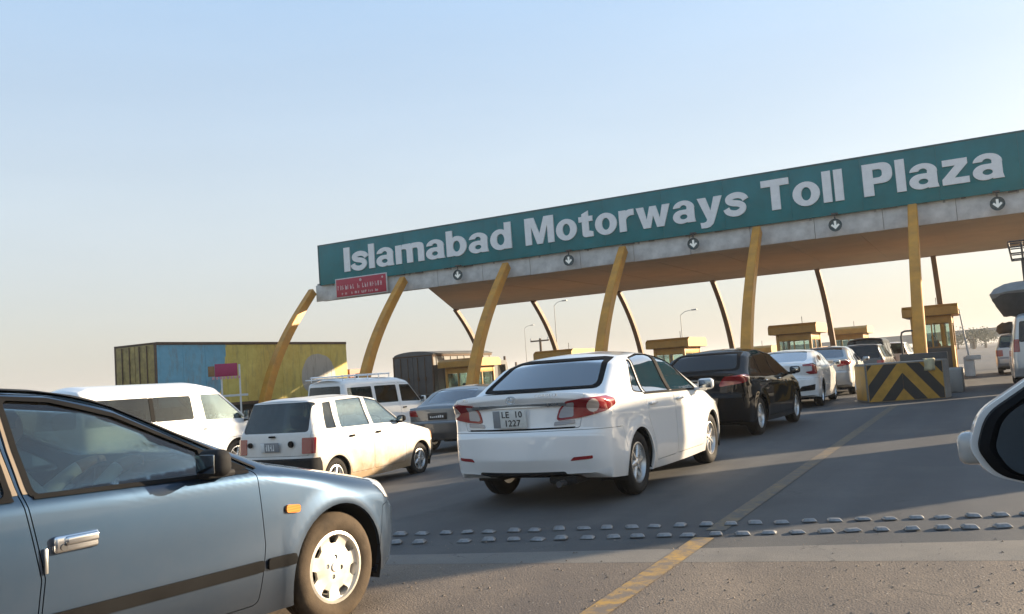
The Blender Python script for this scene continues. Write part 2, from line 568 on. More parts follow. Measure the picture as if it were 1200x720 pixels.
class Body:
    """lofted car body: an outline in side view, half widths in plan, tumblehome; local x forward, y left, origin under the rear axle"""
    def __init__(s, sp):
        s.sp = sp
        A = fillet_path(sp['top'], sp.get('ds', 0.06))
        plan, bot, belt = hermite(sp['plan']), hermite(sp['bottom']), hermite(sp['belt'])
        s.plan, s.belt = plan, belt
        wh = sp['wheels']; ra = sp['arch']; rw = sp['wheel_r']
        def W(x, z):
            w = plan(x)
            w = w - sp.get('tuck', 0.05) * np.clip((0.48 - z) / 0.3, 0, 1.5) ** 2
            zb = belt(x)
            w = w - sp.get('bulge', 0.02) * np.clip((z - 0.62) / 0.35, 0, 1.4) ** 2 * (z < zb + 2)
            w = w - sp.get('shoulder', 0.025) * sstep((z - zb + 0.03) / 0.10)
            t = np.clip(z - zb, 0, 2)
            w = w - sp.get('tumble', 0.30) * t - sp.get('tumble2', 0.12) * t * t
            cz = sp.get('crease', 0.0)
            if cz:
                w = w + 0.010 * np.exp(-np.abs(z - cz - 0.03 * (1.3 - x)) / 0.03)
            for xw in wh:
                d = np.sqrt((x - xw) ** 2 + (z - rw) ** 2)
                w = w + sp.get('flare', 0.014) * np.exp(-((d - ra - 0.02) / 0.06) ** 2)
            return w
        s.W = W
        xf, xr = A[:, 0].max(), A[:, 0].min()
        Lf, Lr = sp.get('fan_f', 0.5), sp.get('fan_r', 0.5)
        seg = np.r_[0, np.cumsum(np.hypot(np.diff(A[:, 0]), np.diff(A[:, 1])))]
        top_i = np.argmax(A[:, 1])
        i1 = next(i for i in range(len(A)) if A[i, 0] <= xf - Lf and i > 3)
        i2 = max(i for i in range(len(A)) if A[i, 0] >= xr + Lr)
        xb = A[:, 0].copy()
        xb[:i1] = A[0, 0] + (A[i1, 0] - A[0, 0]) * (seg[:i1] / seg[i1])
        xb[i2 + 1:] = A[i2, 0] + (A[-1, 0] - A[i2, 0]) * ((seg[i2 + 1:] - seg[i2]) / (seg[-1] - seg[i2]))
        ns, na, nt = sp.get('ns', 20), 5, sp.get('nt', 9)
        rows = []
        # crown direction: outline normal, averaged over a quarter metre so that lips and steps do not fold
        TG = np.gradient(A[:, :2], axis=0); TG /= (np.linalg.norm(TG, axis=1, keepdims=True) + 1e-9)
        NR = np.c_[TG[:, 1], -TG[:, 0]]
        wts = np.exp(-((seg[:, None] - seg[None, :]) / sp.get('nsm', 0.28)) ** 2) * np.gradient(seg)[None, :]
        NR = wts @ NR
        low = 1 - sstep((A[:, 1] - 0.35) / 0.35)
        NR[:, 1] = NR[:, 1] * (1 - low) + np.maximum(NR[:, 1], 0) * 0.0 * low
        NR /= (np.linalg.norm(NR, axis=1, keepdims=True) + 1e-9)
        QQ = A[:, :2] - NR * (A[:, 2] + A[:, 3])[:, None]
        ws = np.exp(-((seg[:, None] - seg[None, :]) / 0.07) ** 2) * np.gradient(seg)[None, :]
        ws /= ws.sum(1, keepdims=True)
        QS = ws @ QQ
        # flank edge must run steadily down at both ends
        for sl, rev in ((slice(i2, None), False), (slice(0, i1 + 1), True)):
            q = QS[sl].copy()
            if rev: q = q[::-1]
            q[:, 1] = np.minimum.accumulate(q[:, 1] )
            q[:, 0] = np.maximum.accumulate(q[::-1, 0])[::-1] if not rev else np.minimum.accumulate(q[::-1, 0])[::-1]
            k = np.arange(len(q)) / len(q)
            q[:, 1] -= k * 0.002
            if rev: q = q[::-1]
            QS[sl] = q
        blend = np.zeros(len(A)); blend[i2:] = 1; blend[:i1 + 1] = 1
        blend = np.clip(ws @ blend, 0, 1)[:, None]
        QQ = QQ * (1 - blend) + QS * blend
        xb[:i1] = QQ[0, 0] + (A[i1, 0] - QQ[0, 0]) * (seg[:i1] / seg[i1])
        xb[i2 + 1:] = A[i2, 0] + (QQ[-1, 0] - A[i2, 0]) * ((seg[i2 + 1:] - seg[i2]) / (seg[-1] - seg[i2]))
        for i in range(len(A)):
            T = A[i, :2]; er, cr = A[i, 2], A[i, 3]
            nrm = NR[i]
            B = np.array([xb[i], float(bot(xb[i]))])
            E = T - nrm * cr
            r = er
            Q = QQ[i].copy()                      # where the flank starts to turn towards the outline
            if Q[1] < B[1] + 0.015:
                Q = np.array([Q[0], B[1] + 0.015])
            S = B[None] + (Q - B)[None] * np.linspace(0, 1, ns + 1)[:, None]
            ys = W(S[:, 0], S[:, 1])
            th = np.linspace(0, PI / 2, na + 1)[1:]
            Ar = Q[None] + (E - Q)[None] * np.sin(th)[:, None]
            ya = W(Ar[:, 0], Ar[:, 1]) - r * (1 - np.cos(th))
            ye = ya[-1]
            q = np.linspace(1, 0, nt + 1)[1:]
            Tp = T[None] - nrm[None] * (cr * q ** 2)[:, None]
            yt = ye * q
            X = np.r_[S[:, 0], Ar[:, 0], Tp[:, 0]]; Z = np.r_[S[:, 1], Ar[:, 1], Tp[:, 1]]; Y = np.r_[ys, ya, yt]
            half = np.c_[X, -Y, Z]
            other = np.c_[X, Y, Z][:-1][::-1]
            fl = np.array([[B[0], ys[0] * k, B[1]] for k in (0.5, 0.0, -0.5)])
            rows.append(np.r_[half, other, fl])
        G = np.array(rows)                       # stations x loop x 3
        s.G = G
        du = np.gradient(G, axis=0)
        dv = np.roll(G, -1, 1) - np.roll(G, 1, 1)
        N = np.cross(dv, du)
        N /= (np.linalg.norm(N, axis=2, keepdims=True) + 1e-9)
        c = G.mean(axis=(0, 1))
        if ((G - c) * N).sum() < 0: N = -N
        N[0] = 0.5 * N[0] + np.array([0.5, 0, 0]); N[-1] = 0.5 * N[-1] + np.array([-0.5, 0, 0])
        s.N = N
        s._cache = {}
    def _closed(s, off, flip):
        m, n, _ = s.G.shape
        V = (s.G + s.N * off).reshape(-1, 3)
        F = []
        for i in range(m - 1):
            for j in range(n):
                k = (j + 1) % n
                q = (i * n + j, i * n + k, (i + 1) * n + k, (i + 1) * n + j)
                F.append(q if not flip else q[::-1])
        a = list(range(n)); b = [(m - 1) * n + j for j in range(n)]
        F.append(a[::-1] if not flip else a)
        F.append(b if not flip else b[::-1])
        return V, F
    def shell(s, out=0.0, inn=-0.022, mi_in=1):
        key = (out, inn, mi_in)
        if key in s._cache: return s._cache[key]
        V1, F1 = s._closed(out, False)
        V2, F2 = s._closed(inn, True)
        k = len(V1)
        me = bpy.data.meshes.new('shell')
        me.from_pydata(np.r_[V1, V2].tolist(), [], F1 + [tuple(a + k for a in f) for f in F2])
        me.polygons.foreach_set('material_index', [0] * len(F1) + [mi_in] * len(F2))
        # make sure that the outside looks outwards
        bm = bmesh.new(); bm.from_mesh(me)
        bmesh.ops.triangulate(bm, faces=[f for f in bm.faces if len(f.verts) > 4])
        nf = [f for f in bm.faces if f.material_index == 0]
        vol = sum(f.calc_center_median().dot(f.normal) * f.calc_area() for f in nf) if mi_in else 0
        if mi_in == 0:
            vol = bm.calc_volume(signed=True)
        if vol < 0:
            bmesh.ops.reverse_faces(bm, faces=bm.faces[:])
        bm.to_mesh(me); bm.free()
        me.materials.append(MATS['trim_black']); me.materials.append(MATS['interior'])
        s._cache[key] = me
        return me
    def fix_normals(s, me):
        """give cut panels the smooth normals of the whole skin, so that reflections run on across shut lines"""
        from mathutils.kdtree import KDTree
        if not hasattr(s, 'kd'):
            P = s.G.reshape(-1, 3); s.kd = KDTree(len(P))
            for i, p in enumerate(P): s.kd.insert(p, i)
            s.kd.balance(); s.flatN = s.N.reshape(-1, 3)
        nv = len(me.vertices)
        VN = np.zeros((nv, 3))
        for v in me.vertices:
            a = np.zeros(3)
            for (co, i, d) in s.kd.find_n(v.co, 4):
                a += s.flatN[i] / (d * d + 1e-5)
            VN[v.index] = a
        VN /= (np.linalg.norm(VN, axis=1, keepdims=True) + 1e-9)
        np_ = len(me.polygons)
        FN = np.empty(np_ * 3); me.polygons.foreach_get('normal', FN); FN = FN.reshape(-1, 3)
        lt = np.empty(np_, dtype=np.int32); me.polygons.foreach_get('loop_total', lt)
        lv = np.empty(len(me.loops), dtype=np.int32); me.loops.foreach_get('vertex_index', lv)
        F_ = np.repeat(FN, lt, axis=0); V_ = VN[lv]
        dt = (F_ * V_).sum(1, keepdims=True)
        out = np.where(dt > 0.72, V_, np.where(dt < -0.72, -V_, F_))
        me.normals_split_custom_set(out.tolist())
    def piece(s, pr, out=0.0, inn=-0.012):
        return boolean(s.shell(out, inn, 0), pr, 'INTERSECT')

def wheel_parts(parent, x, y, side, sp, style, tyre_mat='rubber', rim_mat='alloy'):
    """tyre with a rim on it; side -1 = right (outer face towards -y)"""
    R, w, rr = sp['wheel_r'], sp.get('tyre_w', 0.19), sp['rim_r']
    key = ('wheel', R, w, rr, style, tyre_mat, rim_mat)
    if key not in MESHES:
        b = MB()
        h = w / 2
        b.lathe([(rr - 0.005, -h * 0.82), (rr + 0.012, -h * 0.95), (rr + 0.5 * (R - rr), -h * 1.04), (R - 0.022, -h * 0.93), (R - 0.004, -h * 0.72), (R, -h * 0.55),
                 (R, -h * 0.25), (R - 0.008, -h * 0.22), (R - 0.008, -h * 0.16), (R, -h * 0.13), (R, h * 0.13), (R - 0.008, h * 0.16), (R - 0.008, h * 0.22), (R, h * 0.25),
                 (R, h * 0.55), (R - 0.004, h * 0.72), (R - 0.022, h * 0.93), (rr + 0.5 * (R - rr), h * 1.04), (rr + 0.012, h * 0.95), (rr - 0.005, h * 0.82)], 40, closed=True)
        me_t = b.mesh('tyre'); 
        b = MB()
        # barrel, lip
        b.lathe([(rr + 0.004, -h * 0.86), (rr - 0.014, -h * 0.90), (rr - 0.022, -h * 0.7), (rr - 0.05, h * 0.2), (rr - 0.05, h * 0.8), (rr + 0.002, h * 0.8), (rr - 0.01, h * 0.2), (rr + 0.004, -h * 0.5)], 40, closed=True)
        yo = -h * 0.62
        b.lathe([(0.002, yo - 0.018), (0.022, yo - 0.018), (0.030, yo - 0.010), (rr * 0.30, yo - 0.004), (rr * 0.34, yo + 0.02), (0.002, yo + 0.03)], 28)
        ns, wd0, wd1 = {'five': (5, 0.40, 0.26), 'ten': (10, 0.16, 0.11), 'six': (6, 0.30, 0.22), 'cap': (9, 0.22, 0.26)}.get(style, (5, 0.4, 0.3))
        if style == 'slots':
            disc = MB(); disc.lathe([(0.002, yo - 0.012), (rr * 0.45, yo - 0.012), (rr * 0.72, yo - 0.004), (rr - 0.02, yo - 0.012), (rr - 0.016, yo + 0.012), (0.002, yo + 0.012)], 48)
            dm = disc.mesh('d')
            for k in range(7):
                a = 2 * PI * k / 7 + 0.22
                c, q = math.cos(a), math.sin(a)
                pl = rpoly([(rr * 0.66, -0.020, 0.01), (rr * 0.86, -0.042, 0.014), (rr * 0.90, 0.0, 0.02), (rr * 0.86, 0.042, 0.014), (rr * 0.66, 0.020, 0.01)], 0.012, 4)
                dm = boolean(dm, prism([(c * u - q * v, q * u + c * v) for u, v in pl], 'side', -0.5, 0.5))
            for k in range(4):
                a = 2 * PI * k / 4 + 0.5
                dm = boolean(dm, cyl_mesh((rr * 0.27 * math.cos(a), rr * 0.27 * math.sin(a)), 0.013, -0.5, 0.5, 12))
            b.bm.from_mesh(dm)
        else:
            for k in range(ns):
                a = 2 * PI * k / ns + 0.31
                c, q = math.cos(a), math.sin(a)
                r0, r1 = rr * 0.22, rr - 0.012
                pl = [(r0, -wd0 * rr / 2), (r0 + 0.55 * (r1 - r0), -wd1 * rr / 2 * 0.8), (r1, -wd1 * rr / 2), (r1, wd1 * rr / 2), (r0 + 0.55 * (r1 - r0), wd1 * rr / 2 * 0.8), (r0, wd0 * rr / 2)]
                n0 = len(pl)
                a0 = [b.bm.verts.new((c * u - q * v, yo - 0.006 + 0.012 * (u / rr) ** 2 + (0.005 if abs(v) > 1e-9 else 0), q * u + c * v)) for u, v in pl]
                mid = [b.bm.verts.new((c * u - q * v * 0.45, yo - 0.014 + 0.010 * (u / rr) ** 2, q * u + c * v * 0.45)) for u, v in pl]
                bk = [b.bm.verts.new((c * u - q * v * 1.05, yo + 0.03, q * u + c * v * 1.05)) for u, v in pl]
                b.bm.faces.new(mid)
                for i in range(n0):
                    j = (i + 1) % n0
                    b.bm.faces.new((a0[i], a0[j], mid[j], mid[i])); b.bm.faces.new((bk[i], bk[j], a0[j], a0[i]))
        me_r = b.mesh('rim')
        b = MB()
        b.lathe([(0.02, -h * 0.15), (rr * 0.62, -h * 0.15), (rr * 0.62, h * 0.1), (rr - 0.03, h * 0.15), (rr - 0.03, h * 0.3), (0.02, h * 0.3)], 28)
        me_b = b.mesh('brake')
        for me, mt in ((me_t, tyre_mat), (me_r, rim_mat), (me_b, 'alloy_dark')):
            me.materials.append(MATS[mt]); smooth(me, 38)
        MESHES[key] = (me_t, me_r, me_b)
    me_t, me_r, me_b = MESHES[key]
    t = link(bpy.data.objects.new('tyre', me_t), parent)
    t.location = (x, y, R)
    t.rotation_euler = (0, random.uniform(0, 6.28), 0) if side < 0 else (0, random.uniform(0, 6.28), PI)
    for nm, me in (('rim', me_r), ('brake_drum', me_b)):
        link(bpy.data.objects.new(nm, me), t)
    return t


def seats(root, x_front, x_rear, w=0.36, z=0.28, mat='interior', head=True, top=1.02, rear=True):
    """two front seats and a rear bench"""
    def seat(x, y, half, nm):
        b = MB()
        b.box((x - 0.22, y - half, z), (x + 0.28, y + half, z + 0.24), 0.06)
        mt = Matrix.Translation((x - 0.20, y, z + 0.16)) @ Matrix.Rotation(rad(-17), 4, 'Y')
        b.box((-0.09, -half, 0), (0.07, half, top - z - 0.33), 0.06, mat=mt)
        if head:
            for yy in ([0] if half < 0.4 else [-0.38, 0.38]):
                b.box((-0.07, yy - 0.13, top - z - 0.31), (0.03, yy + 0.13, top - z - 0.10), 0.045, mat=mt)
        return b.build(nm, mat, root)
    for sy in (-1, 1):
        seat(x_front, sy * w, 0.25, 'front_seat')
    if rear:
        seat(x_rear, 0, 0.62, 'rear_seat')

def steering(root, x, y, z):
    b = MB()
    pts = [(math.cos(a) * 0.185, math.sin(a) * 0.185) for a in [2 * PI * i / 24 for i in range(25)]]
    mt = Matrix.Translation((x, y, z)) @ Matrix.Rotation(rad(-65), 4, 'Y')
    b.tube([tuple(mt @ Vector((p[0], p[1], 0))) for p in pts], 0.014, 8, caps=False)
    for a in (0.3, PI - 0.3, -PI / 2):
        b.tube([tuple(mt @ Vector((0, 0, -0.03))), tuple(mt @ Vector((0.185 * math.cos(a), 0.185 * math.sin(a), 0)))], 0.016, 6)
    b.tube([tuple(mt @ Vector((0, 0, 0.0))), tuple(mt @ Vector((0, 0, -0.3)))], 0.035, 8)
    return b.build('steering_wheel', 'trim_black', root)

def build_car(name, sp, loc, heading, paint_mat, label, cat='car', group=None, style='five', parts=(), glass_mat='glass_tint', tyre_mat='rubber', rim_mat='alloy', detail=True, roll=0.0):
    """assemble a vehicle. parts: list of dicts of extra pieces cut from the skin. returns the root Empty and the Body"""
    bd = Body(sp)
    root = empty(name, loc)
    root.rotation_euler = (rad(roll), 0, rad(90 - heading))
    tag(root, label, cat, group)
    me = bd.shell(0.0, -0.022)
    R = sp['wheel_r']
    # windows
    for (view, poly, lo, hi) in sp['glass']:
        if view == 'side':
            me = boolean(me, prism(poly, 'side', -2, 2, 0))
        else:
            me = boolean(me, prism(poly, view, lo, hi, 0))
    for xw in sp['wheels']:
        for sd in (-1, 1):
            y1 = sd * 1.3; y0 = sd * (float(bd.plan(xw)) - sp.get('well', 0.30))
            me = boolean(me, cyl_mesh((xw, R), sp['arch'], min(y0, y1), max(y0, y1)))
    # panels: each is lifted out of the body along its outline, leaving the shut line
    for (nm, view, poly, lo, hi, gap) in sp.get('panels', ()):
        pr = prism(poly, view, lo, hi, 0)
        cen = (sum(p[0] for p in poly) / len(poly), sum(p[1] for p in poly) / len(poly))
        pv = [Vector(p) for p in poly]
        n = len(pv); sh = []
        area = sum(pv[i].x * pv[(i + 1) % n].y - pv[(i + 1) % n].x * pv[i].y for i in range(n))
        sg = 1 if area > 0 else -1
        for i in range(n):
            e1 = (pv[i] - pv[i - 1]); e2 = (pv[(i + 1) % n] - pv[i])
            if e1.length < 1e-7 or e2.length < 1e-7:
                sh.append(pv[i]); continue
            e1.normalize(); e2.normalize()
            nn = Vector((-(e1.y + e2.y), e1.x + e2.x)) * sg
            if nn.length < 1e-5: nn = Vector((-e1.y, e1.x)) * sg
            sh.append(pv[i] + nn.normalized() * gap)
        pm = boolean(me, prism([tuple(p) for p in sh], view, lo, hi, 0), 'INTERSECT')
        me = boolean(me, pr)
        if len(pm.polygons):
            mobj(nm, pm, [paint_mat, 'interior'], root); bd.fix_normals(pm)
    mobj('body', me, [paint_mat, 'interior'], root); bd.fix_normals(me)
    # glazing
    for i, (view, poly, lo, hi) in enumerate(sp['glass']):
        nm = {'side': 'side_window'}.get(view, 'windscreen' if lo > sp['mid'] else 'rear_window')
        if view == 'side':
            for sd in (-1, 1):
                pm = bd.piece(prism(poly, 'side', min(0.25 * sd, 2 * sd), max(0.25 * sd, 2 * sd)), -0.005, -0.010)
                if len(pm.polygons):
                    mobj(nm, pm, sp.get('glass_mats', {}).get(i, glass_mat), root)
        else:
            pm = bd.piece(prism(poly, view, lo, hi), -0.005, -0.010)
            if len(pm.polygons):
                mobj(nm, pm, sp.get('glass_mats', {}).get(i, glass_mat), root)
    # wheel wells and wheels
    for xw in sp['wheels']:
        for sd in (-1, 1):
            yo = float(bd.plan(xw))
            b = MB()
            ra = sp['arch'] + 0.004
            seg = 24
            ring = [(xw + ra * math.cos(a), R + ra * math.sin(a)) for a in [PI * 1.12 - (PI * 1.24) * i / seg for i in range(seg + 1)]]
            y_in, y_out = sd * (yo - sp.get('well', 0.30) - 0.01), sd * (yo - 0.03)
            a0 = [b.bm.verts.new((x, y_in, z)) for x, z in ring]; a1 = [b.bm.verts.new((x, y_out, z)) for x, z in ring]
            for i in range(seg): b.bm.faces.new((a0[i], a0[i + 1], a1[i + 1], a1[i]))
            b.bm.faces.new(a0)
            b.build('wheel_well', 'underbody', root, fix=False)
            hw = sp.get('tyre_w', 0.19) / 2
            wheel_parts(root, xw, sd * (yo - 0.025 - hw * 1.04), sd, sp, style, tyre_mat, rim_mat)
    # axle and underside gear
    b = MB()
    for xw in sp['wheels']:
        yo = float(bd.plan(xw)) - 0.12
        b.tube([(xw, -yo, R * 0.9), (xw, yo, R * 0.9)], 0.045, 8)
    b.box((sp['wheels'][0] + 0.1, -0.5, 0.16), (sp['wheels'][-1] + 0.35, 0.5, 0.235), 0.03)
    b.build('underframe', 'underbody', root)
    if detail:
        seats(root, *sp['seats'], mat=sp.get('seat_mat', 'interior'), top=sp.get('seat_top', 1.05), rear=sp.get('rear_bench', True))
        sx = sp['seats'][0]
        steering(root, sx + 0.46, -0.36, sp.get('steer_z', 0.82))
        b = MB()
        zb = float(bd.belt(sx + 0.8)) - 0.05
        wd = float(bd.plan(sx + 0.8)) - 0.12
        b.box((sx + 0.62, -wd, zb - 0.30), (sx + 1.0, wd, zb), 0.08)
        b.build('dashboard', 'interior', root)
    # overlay pieces
    for p in parts:
        if p.get('on'):
            continue
        made = None
        for (view, poly, lo, hi) in p['cuts']:
            pm = bd.piece(prism(poly, view, lo, hi), p.get('out', 0.006), p.get('inn', -0.02))
            if not len(pm.polygons):
                continue
            o = mobj(p['name'], pm, p['mat'], root if p.get('parent') is None else p['parent'](root))
            if p.get('label'): o['label'] = p['label']
            made = o
    return root, bd

def child_of(nm):
    def f(root):
        c = [o for o in root.children if o.name.split('.')[0] == nm]
        return c[-1] if c else root
    return f

def text_mesh(body, size=1.0, extrude=0.005, offset=0.0, spacing=1.0, res=4, align='LEFT'):
    cu = bpy.data.curves.new('txt', 'FONT')
    cu.body = body
    cu.size = size
    cu.extrude = extrude
    cu.offset = offset
    cu.space_character = spacing
    cu.resolution_u = res
    cu.align_x = align
    o = bpy.data.objects.new('txt', cu)
    _ws.collection.objects.link(o)
    vl = _ws.view_layers[0]
    vl.update()
    me = bpy.data.meshes.new_from_object(o.evaluated_get(vl.depsgraph))
    bpy.data.objects.remove(o)
    return me

def mesh_bounds(me):
    a = np.empty(len(me.vertices) * 3); me.vertices.foreach_get('co', a); a = a.reshape(-1, 3)
    return a.min(0), a.max(0)

def mirror_door(root, x, y, z, side, paint_mat, w=0.19, h=0.13, d=0.10, glass_back=True):
    """door mirror: shell, glass towards the rear, foot"""
    b = MB()
    sgn = side
    yc = y + sgn * w * 0.62
    b.box((x - d / 2, yc - w / 2, z - h / 2), (x + d / 2, yc + w / 2, z + h / 2), 0.045, seg=4)
    b.box((x - 0.02, min(y - sgn * 0.03, yc), z - h / 2 - 0.015), (x + 0.04, max(y - sgn * 0.03, yc), z - h / 2 + 0.03), 0.012)
    m = b.build('door_mirror', paint_mat, root)
    b = MB()
    b.box((x - d / 2 - 0.004, yc - w / 2 + 0.02, z - h / 2 + 0.018), (x - d / 2 + 0.004, yc + w / 2 - 0.02, z + h / 2 - 0.018), 0.002)
    b.build('mirror_glass', 'mirror', m)
    return m

def handle(root, x, y, z, side, mat, l=0.2, h=0.035):
    b = MB()
    b.box((x - l / 2, min(y, y + side * 0.03), z - h / 2), (x + l / 2, max(y, y + side * 0.03), z + h / 2), 0.012, seg=3)
    return b.build('door_handle', mat, root)

def plate(root, x, y, z, rows, rot=0.0, w=0.36, h=0.17, bg='plate_white', ink='ink_black', band='plate_grey', facing=-1):
    """number plate facing backwards with its characters as raised print"""
    b = MB()
    b.box((-0.006, -w / 2, -h / 2), (0.004, w / 2, h / 2), 0.003)
    p = b.build('number_plate', bg, root)
    p.location = (x, y, z)
    p.rotation_euler = (0, rot, 0)
    if band:
        b = MB(); b.box((-0.009, w / 2 - w * 0.22, -h / 2 + 0.003), (-0.003, w / 2 - 0.003, h / 2 - 0.003), 0.001)
        b.build('plate_band', band, p)
    for txt, cy, cz, sz in rows:
        me = text_mesh(txt, sz, 0.0012, 0.001, 1.05, 3, 'CENTER')
        t = mobj('plate_text', me, ink, p, sm=0)
        t.rotation_euler = (PI / 2, 0, -PI / 2)
        t.location = (-0.0085, cy, cz)
    return p

def plate_strokes(p, n, y0, pitch, z0, h, ink, seed):
    # characters too small to read in the picture: uneven upright strokes
    rr = random.Random(seed)
    for k in range(n):
        y = y0 - k * pitch
        b = MB()
        b.box((-0.0085, y - pitch * 0.30, z0), (-0.006, y - pitch * 0.08, z0 + h))
        b.box((-0.0085, y - pitch * 0.08, z0 + h * rr.choice((0.0, 0.4, 0.78))), (-0.006, y + pitch * 0.28, z0 + h * rr.choice((0.22, 0.6, 1.0)) + 0.004))
        b.build('plate_text', ink, p, sm=0)

plain('mirror', (0.30, 0.32, 0.33), 0.04, 1.0, var=0.05)
# ------------------------------------------------------------------ the setting: ground, road, islands
def gz(x):
    """the plaza falls away gently to the left"""
    d = max(0.0, -5.0 - x)
    return -0.06 * min(d, 5.0) - 0.012 * min(max(0.0, d - 5.0), 11.0)

def mat_asphalt(name, c0, c1, scale=0.35, grain=220.0, patch=0.5, stretch=(1.0, 0.18, 1.0), bump=0.5, stone=0.0, tracks=0.0):
    m, nt, b = _node_mat(name)
    big = _noise(nt, scale, 6, 0.62, 'Object', stretch)
    r1 = _ramp(nt, big.outputs[0], [(0.32, c0), (0.68, c1)])
    med = _noise(nt, 2.6, 6, 0.7)
    r2 = _ramp(nt, med.outputs[0], [(0.35, (0.72, 0.72, 0.73)), (0.7, (1.2, 1.17, 1.12))])
    fine = _noise(nt, grain, 2, 0.5)
    r3 = _ramp(nt, fine.outputs[0], [(0.3, (0.6, 0.6, 0.6)), (0.7, (1.4, 1.4, 1.38))])
    c = _mixc(nt, patch, r1.outputs[0], r2.outputs[0], 'MULTIPLY')
    c = _mixc(nt, 0.7, c, r3.outputs[0], 'MULTIPLY')
    # oil and water stains
    st = _noise(nt, 0.9, 3, 0.5, 'Object', (1.0, 0.5, 1.0))
    rs = _ramp(nt, st.outputs[0], [(0.60, (0, 0, 0)), (0.70, (1, 1, 1))])
    fs = nt.nodes.new('ShaderNodeMath'); fs.operation = 'MULTIPLY'
    nt.links.new(rs.outputs[0], fs.inputs[0]); fs.inputs[1].default_value = 0.45
    c = _mixc(nt, fs.outputs[0], c, tuple(v * 0.45 for v in c0))
    # darker wheel tracks worn and oiled along the driving direction
    tk = _noise(nt, 1.0, 3, 0.5, 'Object', (1.1, 0.035, 1.0))
    rt = _ramp(nt, tk.outputs[0], [(0.42, (0, 0, 0)), (0.62, (1, 1, 1))])
    ft = nt.nodes.new('ShaderNodeMath'); ft.operation = 'MULTIPLY'
    nt.links.new(rt.outputs[0], ft.inputs[0]); ft.inputs[1].default_value = tracks
    c = _mixc(nt, ft.outputs[0], c, tuple(v * 0.62 for v in c0))
    # pale dust blown into shallow hollows
    du = _noise(nt, 0.45, 7, 0.7)
    rd = _ramp(nt, du.outputs[0], [(0.52, (0, 0, 0)), (0.75, (1, 1, 1))])
    fd = nt.nodes.new('ShaderNodeMath'); fd.operation = 'MULTIPLY'
    nt.links.new(rd.outputs[0], fd.inputs[0]); fd.inputs[1].default_value = tracks * 0.5
    c = _mixc(nt, fd.outputs[0], c, (0.17, 0.145, 0.118))
    # hairline cracks
    vo = nt.nodes.new('ShaderNodeTexVoronoi'); vo.feature = 'DISTANCE_TO_EDGE'
    vo.inputs['Scale'].default_value = 0.55
    wn = _noise(nt, 3.0, 5)
    tc = nt.nodes.new('ShaderNodeTexCoord')
    ad = nt.nodes.new('ShaderNodeVectorMath'); ad.operation = 'MULTIPLY_ADD'
    nt.links.new(wn.outputs[1], ad.inputs[0]); ad.inputs[1].default_value = (0.7, 0.7, 0.7)
    nt.links.new(tc.outputs['Object'], ad.inputs[2]); nt.links.new(ad.outputs[0], vo.inputs['Vector'])
    rc = _ramp(nt, vo.outputs[0], [(0.0, (1, 1, 1)), (0.007, (0, 0, 0))])
    fc = nt.nodes.new('ShaderNodeMath'); fc.operation = 'MULTIPLY'
    nt.links.new(rc.outputs[0], fc.inputs[0])
    rm = _ramp(nt, med.outputs[0], [(0.45, (0, 0, 0)), (0.6, (0.8, 0.8, 0.8))])
    nt.links.new(rm.outputs[0], fc.inputs[1])
    c = _mixc(nt, fc.outputs[0], c, (0.018, 0.017, 0.016))
    if stone:
        vs = nt.nodes.new('ShaderNodeTexVoronoi'); vs.inputs['Scale'].default_value = 26.0
        nt.links.new(tc.outputs['Object'], vs.inputs['Vector'])
        rv = _ramp(nt, vs.outputs[0], [(0.10, (1, 1, 1)), (0.2, (0, 0, 0))])
        rv2 = _ramp(nt, vs.outputs[1], [(0.55, (0, 0, 0)), (0.8, (1, 1, 1))])
        f = nt.nodes.new('ShaderNodeMath'); f.operation = 'MULTIPLY'
        nt.links.new(rv.outputs[0], f.inputs[0]); nt.links.new(rv2.outputs[0], f.inputs[1])
        f2 = nt.nodes.new('ShaderNodeMath'); f2.operation = 'MULTIPLY'
        nt.links.new(f.outputs[0], f2.inputs[0]); f2.inputs[1].default_value = stone
        c = _mixc(nt, f2.outputs[0], c, (0.34, 0.30, 0.25))
    nt.links.new(c, b.inputs['Base Color'])
    rr = _ramp(nt, big.outputs[0], [(0.3, (0.62,) * 3), (0.7, (0.86,) * 3)])
    nt.links.new(rr.outputs[0], b.inputs['Roughness'])
    bp = nt.nodes.new('ShaderNodeBump')
    bp.inputs['Strength'].default_value = bump
    bp.inputs['Distance'].default_value = 0.006
    nt.links.new(fine.outputs[0], bp.inputs['Height'])
    nt.links.new(bp.outputs[0], b.inputs['Normal'])
    MATS[name] = m
    return m

mat_asphalt('asphalt', (0.050, 0.051, 0.053), (0.084, 0.082, 0.079), tracks=0.6)
mat_asphalt('old_paving', (0.115, 0.088, 0.066), (0.185, 0.145, 0.108), scale=0.8, grain=90, stone=0.9, stretch=(1, 0.6, 1), bump=0.9, tracks=0.35)
mat_asphalt('strip_paving', (0.125, 0.115, 0.102), (0.165, 0.150, 0.130), scale=1.2, grain=200, stretch=(0.3, 1, 1))
mat_asphalt('dirt', (0.20, 0.16, 0.115), (0.29, 0.235, 0.17), scale=0.06, grain=40, stretch=(1, 1, 1), bump=0.8)
mat_asphalt('concrete', (0.21, 0.20, 0.185), (0.30, 0.285, 0.26), scale=0.8, grain=90, stretch=(1, 1, 1), bump=0.35)

